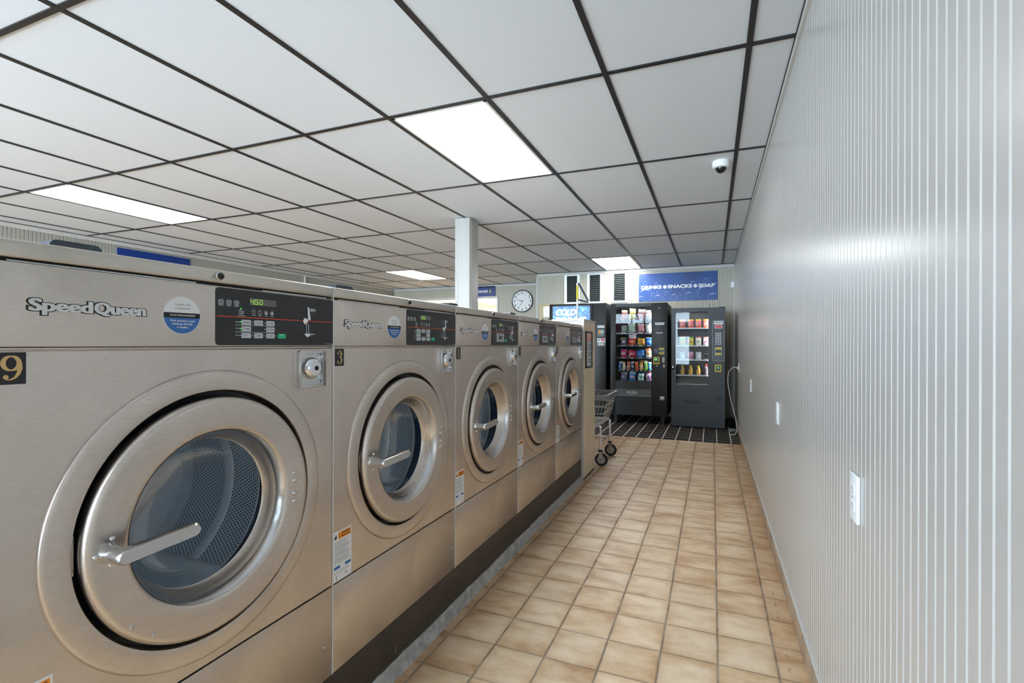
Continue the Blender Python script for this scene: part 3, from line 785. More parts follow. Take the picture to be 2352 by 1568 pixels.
    # door opening, gasket, drum
    c = (.3718, .794)
    b = MB(); b.lathe([(.2675, -.028), (.235, -.034), (.215, -.036), (.205, -.05), (.19, -.055)], *c, 72); P(b, 'door_seal', 'rubber')
    b = MB(); b.lathe([(.19, -.055), (.196, -.062), (.199, -.082), (.208, -.090), (.268, -.092)], *c, 72); P(b, 'gasket', 'gasket')
    b = MB(); b.lathe([(.203, -.094), (.207, -.104), (.215, -.108), (.246, -.110), (.252, -.116)], *c, 72); dr = P(b, 'drum_rim', 'drum')
    b = MB(); b.norecalc = True
    b.lathe([(.252, -.116), (.252, -.252)], *c, 72, uvm=True); b.lathe([(.252, -.286), (.252, -.425)], *c, 72, uvm=True)
    P(b, 'perforated_drum', 'drum_holes')
    b = MB(); b.lathe([(.252, -.252), (.2465, -.258), (.2445, -.269), (.2465, -.280), (.252, -.286)], *c, 72)
    b.lathe([(.252, -.425), (.250, -.44), (.238, -.455), (.15, -.462), (.14, -.47), (.12, -.472)], *c, 72); P(b, 'drum_shell', 'drum')
    b = MB(); b.lathe([(.12, -.472), (.11, -.468), (.1, -.46), (.03, -.455), (0, -.455)], *c, 48); b.cyl(c[0]-.03, c[1]-.03, .012, -.455, -.448); P(b, 'drum_hub', 'drum_dark')
    for a in (-PI*.37, PI*.297, PI*.963):
        b = MB()
        ca, sa = math.cos(a), math.sin(a)
        def q(rad, tan): return (c[0]+rad*ca-tan*sa, c[1]+rad*sa+tan*ca)
        pts = [q(.249, -.05), q(.225, -.03), q(.204, -.012), q(.2, 0), q(.204, .012), q(.225, .03), q(.249, .05)]
        b.prism(pts, -.44, -.125); P(b, 'drum_lifter', 'drum')
    # door
    c = (.369, .7925)
    b = MB(); b.lathe([(.244, -.025), (.250, -.012), (.2545, .000), (.2568, .010), (.256, .017), (.2525, .0225), (.248, .0248), (.243, .0252), (.236, .0245), (.194, .0245), (.188, .0235), (.1835, .020), (.179, .012), (.175, .0), (.1735, -.004), (.168, -.014), (.164, -.030), (.160, -.034)], *c, 96)
    d = P(b, 'door', 'steel', t)
    b = MB(); b.lathe([(.162, -.03), (.158, -.045), (.150, -.075), (.135, -.095), (.10, -.108), (.05, -.114), (0, -.116)], *c, 72); P(b, 'door_glass', 'door_glass', d)
    b = MB(); b.lathe([(.1830, .0205), (.178, .013), (.1735, .0)], *c, 96); P(b, 'polished_lip', 'chrome_soft', d)
    for v in (.8326, .8123, .7794, .7591):
        b = MB(); b.dome(.579, v, .0068, .0244, .005, 20); P(b, 'hinge_rivet', 'chrome_soft', d)
    for u, v in ((.1565, .8135), (.1295, .790), (.1545, .7665)):
        b = MB(); b.dome(u, v, .0048, .0244, .004, 16); P(b, 'bolt', 'chrome', d)
    for u, v in ((.1885, .635), (.2275, .599)):
        b = MB(); b.dome(u, v, .0048, .0244, .002, 16); P(b, 'screw', 'chrome_soft', d)
    b = MB()
    b.lathe([(.0185, .0245), (.0165, .030), (.0150, .040), (.0145, .062), (.0135, .068), (0, .068)], .150, .790, 32)
    n = 10; pts = [(.150+.0145*math.cos(a), .790+.0145*math.sin(a)) for a in [PI/2+PI*k/n for k in range(n+1)]]
    pts += [(.2745+.0135*math.cos(a), .7955+.0135*math.sin(a)) for a in [-PI/2+PI*k/n for k in range(n+1)]]
    lo = [b.V(x, v, .064) for x, v in pts]; mid = [b.V(x, v, .074) for x, v in pts]
    cx = sum(p[0] for p in pts)/len(pts); hi = [b.V(x+(cx-x)*.03, v+(.793-v)*.2, .0785) for x, v in pts]; N = len(pts)
    b.F(lo[::-1]); b.F(hi)
    for A, B in ((lo, mid), (mid, hi)):
        for i in range(N): b.F([A[i], A[(i+1) % N], B[(i+1) % N], B[i]])
    P(b, 'handle', 'chrome_soft', d)
    b = MB(); b.rrect(.1055, .1125, .758, .830, .003, -.02, -.006); b.dome(.109, .768, .003, -.006, .003); b.dome(.109, .82, .003, -.006, .003); P(b, 'latch_plate', 'chrome_soft')
    return t, dp, fp
proto, dp0, fp0 = make_washer()
def copy_tree(o, parent=None):
    c = o.copy(); COL.objects.link(c); c.parent = parent
    for ch in o.children: copy_tree(ch, c)
    return c
WL = ['brushed steel front-load washer nearest the camera, black plate with gold 9',
      'brushed steel washer with gold numeral 3 plate, second in the row',
      'brushed steel washer in the middle of the row, display reading 50',
      'brushed steel washer, fourth in the row, one before the last',
      'last brushed steel washer in the row, darkest one, against the beige partition']
washers = []
for i in range(5):
    w_ = proto if i == 0 else copy_tree(proto)
    w_.location = (-1.033, 1.152+(i-1)*.7475, 0)
    w_['label'] = WL[i]; w_['group'] = 'row of front-load washers'
    washers.append(w_)
for i, (num, dg) in enumerate((('9', ' 450'), ('3', ' 150'), ('1', '  50'), ('1', ''), ('1', ''))):
    w_ = washers[i]
    disp = [c for cp in w_.children if cp.name.startswith('control_panel') for c in cp.children if c.name.startswith('display')][0]
    if dg:
        b = MB(); s_ = dg[1:] if dg[1] != ' ' else dg[1:]
        digits(b, s_, .4645, 1.2635, .0115, .0085, .0043, .0018)
        b.sheet(circ(.4645+.0085+.002, 1.2638, .0011, 10), .0018)
        b.build('lit_digits', 'led', disp, smooth=0)
    fpan = [c for c in w_.children if c.name.startswith('front_panel')][0]
    b = MB(); b.box(.0065, .0440, 1.102, 1.153, 0, .001); pl_ = b.build('number_plate', 'plate', fpan, smooth=0)
    b = MB(); numeral(b, num, .0255, 1.1275, .041, .00105); b.build('numeral', 'gold', pl_, smooth=0)

# ------------------------------------------------------------------ right wall fittings
def outlet(y, z, lab, plug=False):
    t = thing('wall_outlet', lab, 'outlet', (XR, y, z), LW, 'outlets on the right wall')
    b = MB(); b.box(-.035, .035, -.0575, .0575, 0, .008, .003, 3); p = b.build('cover_plate', 'outlet', t)
    for v in (.02, -.02):
        b = MB(); b.rrect(-.0165, .0165, v-.0145, v+.0145, .009, .006, .0095); r = b.build('receptacle', 'outlet', t, smooth=20)
        b = MB()
        for u in (-.006, .006): b.box(u-.0012, u+.0012, v-.001, v+.0075, .0094, .0097)
        b.cyl(0, v-.0075, .0022, .0094, .0097, 12); b.build('slot', 'slot', r, smooth=0)
    b = MB(); b.dome(0, 0, .003, .008, .0015); b.build('screw', 'chrome_soft', t)
    return t
outlet(1.434, .797, 'white double outlet on the right wall, nearest to the camera')
outlet(2.98, .805, 'white double outlet on the right wall, second from the camera')
outlet(4.95, .803, 'small white wall outlet on the right wall, third from the camera')
outlet(7.1, .87, 'white outlet far down the right wall with a pale cord plugged in')
# cord from outlet to the adapter on the floor
def bez(P, n=10):
    out = []
    for i in range(len(P)-1):
        p0, p1, p2, p3 = [Vector(P[max(0, min(len(P)-1, j))]) for j in (i-1, i, i+1, i+2)]
        for k in range(n):
            u = k/n; out.append(.5*((2*p1)+(-p0+p2)*u+(2*p0-5*p1+4*p2-p3)*u*u+(-p0+3*p1-3*p2+p3)*u**3))
    out.append(Vector(P[-1])); return out
t = thing('power_cord', 'off-white power cord hanging from the far right outlet to the floor', 'cord', (XR-.01, 7.1, 0))
b = MB(); b.tube(bez([(-.012, 0, .86), (-.05, 0, .875), (-.11, .01, .82), (-.125, .02, .68), (-.09, .0, .45), (-.035, -.02, .22), (-.02, -.05, .06), (-.05, -.10, .012), (-.10, -.08, .008), (-.105, .02, .012), (-.09, .1, .03)]), .0055, 8); b.build('cable', 'cord_white', t)
b = MB(); b.box(-.02, .01, .85, .882, -.012, .012, .004); b.build('plug', 'cord_white', t)
t = thing('cable_coil', 'loose black coil of cable on the dark floor beside the soap machine', 'cable', (.235, 7.75, 0))
b = MB(); rnd = random.Random(2); pts = []
for k in range(90):
    a = k*.32; r = .055+.012*math.sin(k*.7); pts.append((r*math.cos(a)*.9, r*math.sin(a)*1.4, .012+.10*(k/90)+.01*math.sin(k*1.3)))
b.tube(pts, .008, 6); b.build('cable', 'cord_black', t)
b = MB(); b.box(-.04, .02, .0, .09, -.05, .04, .01); b.build('plug_block', 'cord_black', t)
t = thing('adapter', 'flat grey rounded power adapter lying at the foot of the cord', 'adapter', (.255, 7.30, 0))
b = MB(); b.lathe([(0, 0), (.045, .0), (.052, .008), (.052, .026), (.045, .036), (0, .038)], 0, 0, 28)
o = b.build('housing', 'grey_print', t); o.rotation_euler = (-PI/2, 0, 0); o.scale = (1, 1, 1)
# motion sensor & conduit bits
b = MB(); b.box(-.028, .028, -.048, .048, 0, .03, .008, 3); b.box(-.015, .015, -.005, .02, .029, .031)
tag(b.build('motion_sensor', 'outlet', None, loc=(.295, YB, 2.105)), 'small white motion sensor in the back right corner under the ceiling', 'sensor')
# dome camera
t = thing('security_camera', 'white dome security camera with a dark lens on the ceiling', 'camera', (.052, 3.72, CE))
b = MB(); b.lathe([(0, 0), (.056, 0), (.058, .02), (.056, .035), (.05, .042), (.042, .045), (0, .045)], 0, 0, 40)
o = b.build('housing', 'white', t); o.rotation_euler = (PI/2, 0, 0)
b = MB(); b.lathe([(.036*math.cos(a), .043+.036*math.sin(a)) for a in [PI/2*k/8 for k in range(9)]], 0, 0, 32)
o = b.build('lens_dome', 'black_gloss', t); o.rotation_euler = (PI/2, 0, 0)

# ------------------------------------------------------------------ back wall: louvred windows, signs, clock
for k, (x0, x1) in enumerate(LOUV):
    f = MB(); e = .045
    f.box(x0-e, x0, 1.88, 2.386, 0, .010); f.box(x1, x1+e, 1.88, 2.386, 0, .010); f.box(x0, x1, 2.37, 2.386, -.03, .010); f.box(x0, x1, 1.88, 1.908, -.03, .014)
    for s_ in (x0-e/2, x1+e/2):
        for v in (1.93, 2.03, 2.13, 2.23, 2.33): f.dome(s_, v, .004, .012, .002, 8)
    fr = struct(f.build('window_%d' % (k+2), 'alu', loc=(0, YB, 0)))
    s = MB(); s.box(x0, x1, 1.9, 2.4, -.075, -.07); s.build('backing', 'mesh_dark', fr, smooth=0)
    for i in range(15):
        v = 1.918+i*.0315; s = MB()
        a = [s.V(x0+.004, v, .0), s.V(x1-.004, v, .0), s.V(x1-.004, v+.026, -.045), s.V(x0+.004, v+.026, -.045)]
        c_ = [s.V(x0+.004, v+.004, .002), s.V(x1-.004, v+.004, .002), s.V(x1-.004, v+.030, -.043), s.V(x0+.004, v+.030, -.043)]
        s.F(a[::-1]); s.F(c_)
        for q in range(4): s.F([a[q], a[(q+1) % 4], c_[(q+1) % 4], c_[q]])
        s.build('slat', 'louver_glass', fr, smooth=0)
f = MB(); f.box(-2.886, -2.82, 1.615, 1.894, 0, .02, .003); f.box(-2.82, -2.43, 1.845, 1.894, 0, .02, .003); f.box(-2.82, -2.43, 1.615, 1.66, 0, .02, .003); f.box(-2.47, -2.43, 1.66, 1.845, 0, .02)
fr = struct(f.build('window_5', 'tan_wood', loc=(0, YB, 0)))
f = MB()
for i in range(8): f.box(-2.82, -2.47, 1.662+i*.023, 1.683+i*.023, -.012, -.008)
f.build('blind', 'white', fr, smooth=0)
# sign
sx0, sx1, sz0, sz1 = -1.137, .076, 1.881, 2.339
t = thing('wall_sign', 'wide blue sign reading DRINKS, SNACKS, SOAP on the back wall', 'sign', (0, YB, 0))
b = MB(); b.box(sx0, sx1, sz0, sz1, .001, .012); b.build('board', 'sign_blue', t, smooth=0)
b = MB()
b.text('DRINKS', -1.100, -.772, 2.086, 2.144, .0122, .002, .045); b.text('SNACKS', -.676, -.303, 2.086, 2.144, .0122, .002, .045); b.text('SOAP', -.208, .038, 2.086, 2.144, .0122, .002, .045)
b.prism(circ(-.722, 2.113, .028, 28), .0122, .0142); b.prism(circ(-.254, 2.113, .028, 28), .0122, .0142)
b.build('lettering', 'white', t, smooth=0)
b = MB(); hb = MB()
k_ = 1.0/8.71*.0067*1.0
bub = [(290,670,130),(435,650,38),(550,605,30),(550,735,78),(715,620,40),(755,540,62),(880,700,64),(1065,560,32),(1175,675,84),(1333,608,38),(1495,615,155),(1640,700,90),(1245,430,50),(1495,360,45),(1580,305,22),(285,430,40),(510,470,50),(1000,650,20),(200,745,60),(665,740,20),(1700,440,40),(1560,600,20)]
for x, y, r in bub:
    X = sx0+(x-148)/1577*(sx1-sx0); y0_ = 800-(x-148)/1577*65; yt = 252-(x-148)/1577*92
    Z = sz0+(y0_-y)/(y0_-yt)*(sz1-sz0); R_ = r*.00077
    if not (sx0 < X < sx1): continue
    def arc(a0, a1, hw, dst, n=28):
        run = []
        for i in range(n+1):
            a = a0+(a1-a0)*i/n; p = (X+R_*math.cos(a), Z+R_*math.sin(a))
            ok = sx0+.003 < p[0] < sx1-.003 and sz0+.003 < p[1] < sz1-.003
            if ok: run.append((p[0], p[1], hw*math.sin(PI*i/n) if dst is hb else hw))
            if (not ok or i == n):
                if len(run) > 2: dst.ribbon(run, .01215)
                run = []
    arc(0, 2*PI, .0011, b); arc(PI*.25, PI*.85, R_*.10, hb)
b.build('bubble_print', 'bubble', t, smooth=0); hb.build('bubble_highlight', 'bubble_hi', t, smooth=0)
# change sign
t = thing('wall_sign', 'dark blue CHANGE sign partly hidden behind the white post', 'sign', (0, YB2, 0))
b = MB(); b.box(-5.1, -4.272, 2.192, 2.405, .001, .012); b.build('board', 'sign_indigo', t, smooth=0)
b = MB(); b.text('CHANGE', -4.762, -4.452, 2.272, 2.326, .0122, .002, .035); b.build('lettering', 'white', t, smooth=0)
b = MB(); b.prism([(-4.405, 2.338), (-4.387, 2.338), (-4.387, 2.302), (-4.370, 2.302), (-4.396, 2.255), (-4.422, 2.302), (-4.405, 2.302)], .0122, .014); b.build('arrow', 'yellow', t, smooth=0)
# left wall sign
t = thing('wall_sign', 'plain navy sign on the left wall above the first washer', 'sign', (XL, 0, 0), RW)
b = MB(); b.box(3.85, 4.77, 1.95, 2.355, .001, .012); b.build('board', 'sign_navy', t, smooth=0)
b = MB(); b.box(6.88, 6.91, .9, CE-.05, .0, .03, .004)
tag(b.build('conduit', 'white_trim', None, loc=(XL, 0, 0), rot=RW), 'thin white vertical conduit on the left wall', 'conduit')
# clock
t = thing('wall_clock', 'round white wall clock with black rim and black numerals', 'clock', (-3.655, YB2, 2.064))
R = .232
b = MB(); b.lathe([(R-.004, 0), (R, .01), (R, .04), (R-.006, .046), (R-.014, .044), (R-.018, .03)], 0, 0, 72); b.build('rim', 'black_gloss', t)
b = MB(); b.cyl(0, 0, R-.015, .0, .03, 72); b.build('face', 'white', t)
b = MB()
for h in range(1, 13):
    a = PI/2-h*PI/6; r = R*.76; s_ = str(h); hh = .052; ww = .026*len(s_) if h != 1 else .006
    if h == 11: ww = .038
    cx, cz = r*math.cos(a), r*math.sin(a); b.text(s_, cx-ww/2-.003*(h != 1), cx+ww/2+.003*(h != 1), cz-hh/2, cz+hh/2, .0302, .0004, .012)
for k in range(60):
    a = k*PI/30; r0 = R*.89; l = .008 if k % 5 == 0 else .003
    b.ribbon([(r0*math.cos(a), r0*math.sin(a), .0008), ((r0-l)*math.cos(a), (r0-l)*math.sin(a), .0008)], .0303)
b.build('numerals', 'black', t, smooth=0)
def hand(name, deg, ln, wd, w, back=.02):
    a = math.radians(90-deg); b = MB()
    b.ribbon([(-back*math.cos(a), -back*math.sin(a), wd*.7), (ln*.3*math.cos(a), ln*.3*math.sin(a), wd), (ln*math.cos(a), ln*math.sin(a), wd*.35)], w); b.build(name, 'black', t, smooth=0)
hand('hour_hand', 286, .13, .006, .034); hand('minute_hand', 207, .175, .0032, .036, .01); hand('second_hand', 148, .11, .0008, .038, .05)
b = MB(); b.cyl(0, 0, .009, .03, .04, 16); b.build('hub', 'black', t)

# ------------------------------------------------------------------ partition poster, pole, laundry cart
t = thing('framed_notice', 'narrow framed notice hanging on the beige partition end', 'notice', (-1.021, 4.33, 1.12), RW)
b = MB()
for a in ((-.115, .115, .150, .162), (-.115, .115, -.158, -.146), (-.115, -.105, -.158, .162), (.105, .115, -.158, .162)): b.box(*a, .0, .012)
b.build('frame', 'black', t, smooth=0)
b = MB(); b.box(-.105, .105, -.146, .15, .001, .004); b.build('sheet', 'key_grey', t, smooth=0)
b = MB(); b.sheet([(-.1, .10), (.02, .07), (.1, .09), (.1, .145), (-.1, .145)], .0045); b.sheet([(-.1, -.0), (-.07, -.0), (-.05, .1), (-.1, .1)], .0046); b.build('picture', pack((214,90,70), (230,170,150), (240,220,210), 20), t, smooth=0)
b = MB()
for k, v in enumerate((.04, .02, .0, -.03, -.05, -.09, -.11)): b.sheet([(-.02, v), (.09-.01*(k % 3), v), (.09-.01*(k % 3), v+.007), (-.02, v+.007)], .005)
b.build('print', 'black', t, smooth=0)
t = thing('service_pole', 'white pole with yellow band and dark triangular bracket rising behind the partition', 'pole', (-1.412, 5.45, 0))
b = MB(); b.tube([(0, 0, 0), (0, 0, 1.86)], .0115, 14); b.build('shaft', 'white', t)
b = MB(); b.tube([(0, 0, 1.675), (0, 0, 1.83)], .0125, 14); b.build('yellow_band', 'yellow', t)
b = MB(); b.tube([(.01, 0, 1.86), (.125, 0, 1.655)], .011, 8); b.tube([(.01, 0, 1.672), (.125, 0, 1.64)], .009, 8); b.build('bracket', 'blue_grey', t)

def cart():
    t = thing('laundry_cart', 'wire laundry cart with grey plastic rim and casters, half behind the partition', 'cart', (-1.33, 4.97, 0))
    # local: x along length (+x towards aisle), y across
    L2, W2 = .40, .285; l2, w2 = .335, .225; zt, zb = .665, .40
    def ring(f): return L2+(l2-L2)*f, W2+(w2-W2)*f, zt+(zb-zt)*f
    def rr(lx, wy, z, r=.05, n=5):
        out = []
        for cx, cy, a0 in ((lx-r, wy-r, 0), (-lx+r, wy-r, PI/2), (-lx+r, -wy+r, PI), (lx-r, -wy+r, 1.5*PI)):
            for k in range(n+1):
                a = a0+PI/2*k/n; out.append((cx+r*math.cos(a), cy+r*math.sin(a), z))
        return out
    b = MB()
    A = rr(L2+.012, W2+.012, zt+.02); B = rr(L2+.016, W2+.016, zt-.022); C_ = rr(L2-.006, W2-.006, zt-.022); D = rr(L2-.010, W2-.010, zt+.02)
    Ls = [[b.bm.verts.new(p) for p in q] for q in (A, B, C_, D)]
    for i in range(4):
        P_, Q_ = Ls[i], Ls[(i+1) % 4]
        for k in range(len(P_)): b.F([P_[k], P_[(k+1) % len(P_)], Q_[(k+1) % len(P_)], Q_[k]])
    b.build('rim', 'cart_rim', t)
    b = MB()
    for f in (.0, .33, .62, 1.0):
        lx, wy, z = ring(f); b.tube(rr(lx, wy, z, .045), .0042 if f < .9 else .0055, 6, closed=True)
    n = 11
    for k in range(n):
        u = -1+2*(k+.5)/n
        for s_ in (-1, 1):
            b.tube([(L2*u*.95, s_*W2, zt), (l2*u*.95, s_*w2, zb)], .0028, 5)
        b.tube([(l2*u*.95, -w2, zb), (l2*u*.95, w2, zb)], .0028, 5)
    n = 7
    for k in range(n):
        u = -1+2*(k+.5)/n
        for s_ in (-1, 1): b.tube([(s_*L2, W2*u*.95, zt), (s_*l2, w2*u*.95, zb)], .0028, 5)
        b.tube([(-l2, w2*u*.95, zb), (l2, w2*u*.95, zb)], .0028, 5)
    b.build('wire_basket', 'cart_wire', t)
    b = MB()
    for s_ in (-1, 1):
        y = s_*.235
        b.tube(bez([(-.335, y, .15), (-.335, y, .34), (-.30, y, .385), (0, y*.95, .392), (.30, y, .385), (.335, y, .34), (.335, y, .15)], 6), .0105, 10)
    for x in (-.335, .335): b.tube([(x, -.235, .225), (x, .235, .225)], .008, 8)
    b.tube([(-.335, 0, .225), (.335, 0, .225)], .008, 8)
    b.build('chrome_frame', 'chrome', t)
    for x in (-.335, .335):
        for s_ in (-1, 1):
            y = s_*.235
            b = MB(); b.tube([(x, y, .137), (x, y, .156)], .02, 12); c = b.build('caster', 'black', t)
            b = MB(); b.use('chrome_soft')
            for e in (-.017, .017): b.box(x-.012, x+.022, .062, .14, -(y+e+.0015), -(y+e-.0015))
            b.box(x-.014, x+.02, .132, .138, -(y+.018), -(y-.018)); b.build('fork', None, c, smooth=0)
            b = MB(); b.lathe([(.040, -.011), (.0600, -.012), (.0635, -.006), (.0635, .006), (.0600, .012), (.040, .011)], x+.008, .0635, 32); o_ = b.build('tyre', 'black', c); o_.location = (0, y, 0)
            b = MB(); b.lathe([(0, -.009), (.02, -.01), (.022, -.006), (.044, -.006), (.047, -.009), (.052, -.010), (.052, .010), (.047, .009), (.044, .006), (.022, .006), (.02, .01), (0, .009)], x+.008, .0635, 32); o_ = b.build('wheel', 'wheel_grey', c); o_.location = (0, y, 0)
    return t
cart()

# ------------------------------------------------------------------ vending machines
def bag_mesh(w, h, th, seed, crumple=1.):
    rnd = random.Random(seed); nx, ny = 12, 14; b = MB(); G = {}
    ph = [rnd.uniform(0, 6.28) for _ in range(6)]
    for side in (1, -1):
        for i in range(nx+1):
            for j in range(ny+1):
                u, v = i/nx, j/ny
                ex = math.sin(PI*u)**.55; ey = math.sin(PI*min(1, max(0, (v-.05)/.9)))**.5 if .05 < v < .95 else 0
                z = th/2*ex*ey*(1+.18*crumple*math.sin(7*u+ph[0]+3*v)*math.sin(9*v+ph[1]))
                z += side*.0025*crumple*math.sin(17*u+ph[2])*math.sin(13*v+ph[3])*ex
                x = (u-.5)*w*(1-.07*math.sin(PI*v))+.004*math.sin(6*v+ph[4]); y = v*h+.004*math.sin(5*u+ph[5])*v
                edge = i in (0, nx) or j in (0, ny)
                if edge and side == -1: continue
                G[(side, i, j)] = b.V(x, y, (side*z if not edge else 0)+(.0015*math.sin(40*u) if j in (0, ny) else 0))
    def g(s, i, j): return G.get((s, i, j)) or G[(1, i, j)]
    for side in (1, -1):
        for i in range(nx):
            for j in range(ny):
                q = [g(side, i, j), g(side, i+1, j), g(side, i+1, j+1), g(side, i, j+1)]
                b.F(q if side == 1 else q[::-1])
    return b
def put_bag(label, cat, x, y, z, w, h, th, mt, seed, lean=0., tilt=0., grp=None):
    k_ = .86 if cat == 'snack bag' else .94
    o = bag_mesh(w*k_, h*k_, th, seed, 1.5).build('snack_bag' if cat == 'snack bag' else 'candy_bar', mt, None, smooth=60, loc=(x, y, z))
    o.rotation_euler = (math.radians(-4), tilt, lean); tag(o, label, cat, grp); return o

def coil(par, x, z, y0, y1, r, turns=6):
    b = MB(); n = turns*12; pts = []
    for k in range(n+1):
        a = 2*PI*k/12; pts.append((x+r*math.cos(a), y0+(y1-y0)*k/n, z+r*math.sin(a)))
    b.tube(pts, .0022, 5); b.build('coil', 'wire', par)

# --- snack machine (front plane y = 7.48)
YS = 7.48
SN = thing('snack_vending_machine', 'tall black snack machine with glass window, middle of the three machines', 'vending machine', (0, YS, 0), 0, 'vending machines')
x0, x1, z0, z1, wx0, wx1, wz0, wz1 = -1.425, -.603, .125, 1.78, -1.347, -.825, .625, 1.732
b = MB(); dpt = .82
b.box(x0, wx0, z0, z1, -.05, 0, .002); b.box(wx1, x1, z0, z1, -.05, 0, .002); b.box(wx0, wx1, z0, wz0, -.05, 0); b.box(wx0, wx1, wz1, z1, -.05, 0); b.build('door', 'vend_black', SN)
b = MB(); b.box(x0+.006, x0+.02, z0, z1-.004, -dpt, -.052); b.box(x1-.02, x1-.006, z0, z1-.004, -dpt, -.052); b.box(x0+.02, x1-.02, z1-.02, z1-.004, -dpt, -.052); b.box(x0+.02, x1-.02, z0, z0+.015, -dpt, -.052); b.box(x0+.02, x1-.02, z0+.015, z1-.02, -dpt, -dpt+.02); b.build('cabinet', 'vend_dark', SN)
b = MB(); b.box(wx0-.02, wx1+.02, wz0-.02, wz1+.02, -.55, -.54); b.box(wx1+.01, wx1+.02, wz0-.02, wz1+.02, -.54, -.051); b.box(wx0-.02, wx0-.01, wz0-.02, wz1+.02, -.54, -.051); b.build('interior', 'vend_in', SN)
b = MB(); b.box(wx0, wx1, wz0, wz1, -.014, -.010); b.build('glass', 'vend_glass', SN)
b = MB(); b.box(wx0+.01, wx1-.01, wz1+.004, wz1+.012, -.07, -.055); b.box(wx1+.001, wx1+.009, wz0+.05, wz1-.05, -.07, -.055); b.build('interior_lamp', 'interior_lamp', SN, smooth=0)
shelves = [1.545, 1.352, 1.161, .978, .788, .632]
for k, z in enumerate(shelves):
    b = MB(); b.box(wx0+.002, wx1-.002, z-.012, z-.004, -.53, -.07); b.box(wx0+.002, wx1-.002, z-.022, z+.002, -.072, -.066); sh = b.build('shelf', 'shelf', SN, smooth=0)
    xs = [-1.242, -1.117, -.990, -.868] if k != 4 else [-1.300+.0635*i for i in range(8)]
    b = MB()
    if k:
        for x in xs:
            for d in (-.014, .014) if k != 4 else (0,): b.box(x+d-.009, x+d+.009, z-.015, z-.005, -.066, -.0645)
    else:
        for x in xs: b.box(x-.008, x+.008, z-.015, z-.005, -.066, -.0645)
    b.build('price_tag', 'tag_white', sh, smooth=0)
    for x in xs: coil(SN, x, z+.045 if k != 4 else z+.032, .08, .40, .042 if k != 4 else .026, 5)
bars_ = MB(); bars_.box(-.779, -.643, 1.474, 1.490, 0, .001); bars_.box(-.772, -.65, 1.455, 1.468, 0, .001); bars_.build('label_strip', 'white', SN, smooth=0)
b = MB(); b.rrect(-.765, -.665, 1.334, 1.346, .005, 0, .002); b.build('bill_slot_label', 'white', SN, smooth=0)
b = MB(); b.cyl(-.714, 1.699, .012, 0, .004, 24, .001); b.build('door_lock', 'black_gloss', SN)
b = MB(); b.rrect(-.791, -.733, 1.040, 1.112, .004, 0, .003); kp = b.build('keypad', 'black_gloss', SN, smooth=0)
b = MB()
for i in range(3):
    for j in range(4): b.cyl(-.780+i*.018, 1.051+j*.017, .0035, .003, .006, 10)
b.build('key', 'key_grey', kp)
b = MB(); b.rrect(-.723, -.641, 1.024, 1.126, .004, 0, .006); bi = b.build('bill_acceptor', 'black_gloss', SN, smooth=0)
for q in ((1.099, 1.122), (1.028, 1.056)): b = MB(); b.box(-.719, -.645, *q, .006, .012); b.build('yellow_guide', 'yellow', bi, smooth=0)
b = MB(); b.rrect(-.796, -.712, .884, .989, .005, 0, .014); cr = b.build('card_reader', 'yellow', SN, smooth=0)
b = MB(); b.rrect(-.782, -.727, .905, .975, .004, .014, .016); rs = b.build('reader_face', 'black_gloss', cr, smooth=0)
b = MB(); b.box(-.776, -.745, .938, .968, .016, .0165); b.build('screen', 'lcd_blue', rs, smooth=0)
b = MB(); b.box(-.673, -.640, .905, .985, 0, .010, .002); b.build('coin_insert', 'panel_grey', SN)
b = MB(); b.box(-.662, -.637, .838, .880, 0, .006, .002); b.box(-.654, -.645, .848, .872, .006, .0065); b.build('coin_return_lever', 'panel_grey', SN)
b = MB(); b.box(-.757, -.738, .848, .866, 0, .003); b.build('small_label', 'white', SN, smooth=0)
b = MB(); b.box(-.706, -.642, .362, .414, 0, .004, .001); b.build('coin_cup', 'panel_grey', SN)
b = MB(); b.box(-1.36, -.833, .412, .508, -.002, .004); pf = b.build('push_flap', 'shelf', SN, smooth=0)
M['flap'] = speck('worn_grey_flap', rgb(84,84,84), rgb(100,100,100), 120, .35)
pf.data.materials[0] = M['flap']
b = MB(); b.text('PUSH', -1.175, -1.025, .432, .480, .0042, .001, .035); b.build('lettering', 'panel_grey', pf, smooth=0)
b = MB(); b.box(-.958, -.956, .416, .506, .004, .0045); b.box(-1.36, -.833, .408, .4125, .004, .008); b.build('flap_edge', 'panel_grey', pf, smooth=0)
for x in (x0+.05, x1-.09):
    for w in (-.06, -.72):
        b = MB(); b.box(x, x+.045, .012, z0, w-.045, w); b.build('leg', 'vend_dark', SN)
        b = MB(); b.tube([(x+.022, -w+.022, 0), (x+.022, -w+.022, .014)], .016, 12); b.build('foot', 'chrome_soft', SN)
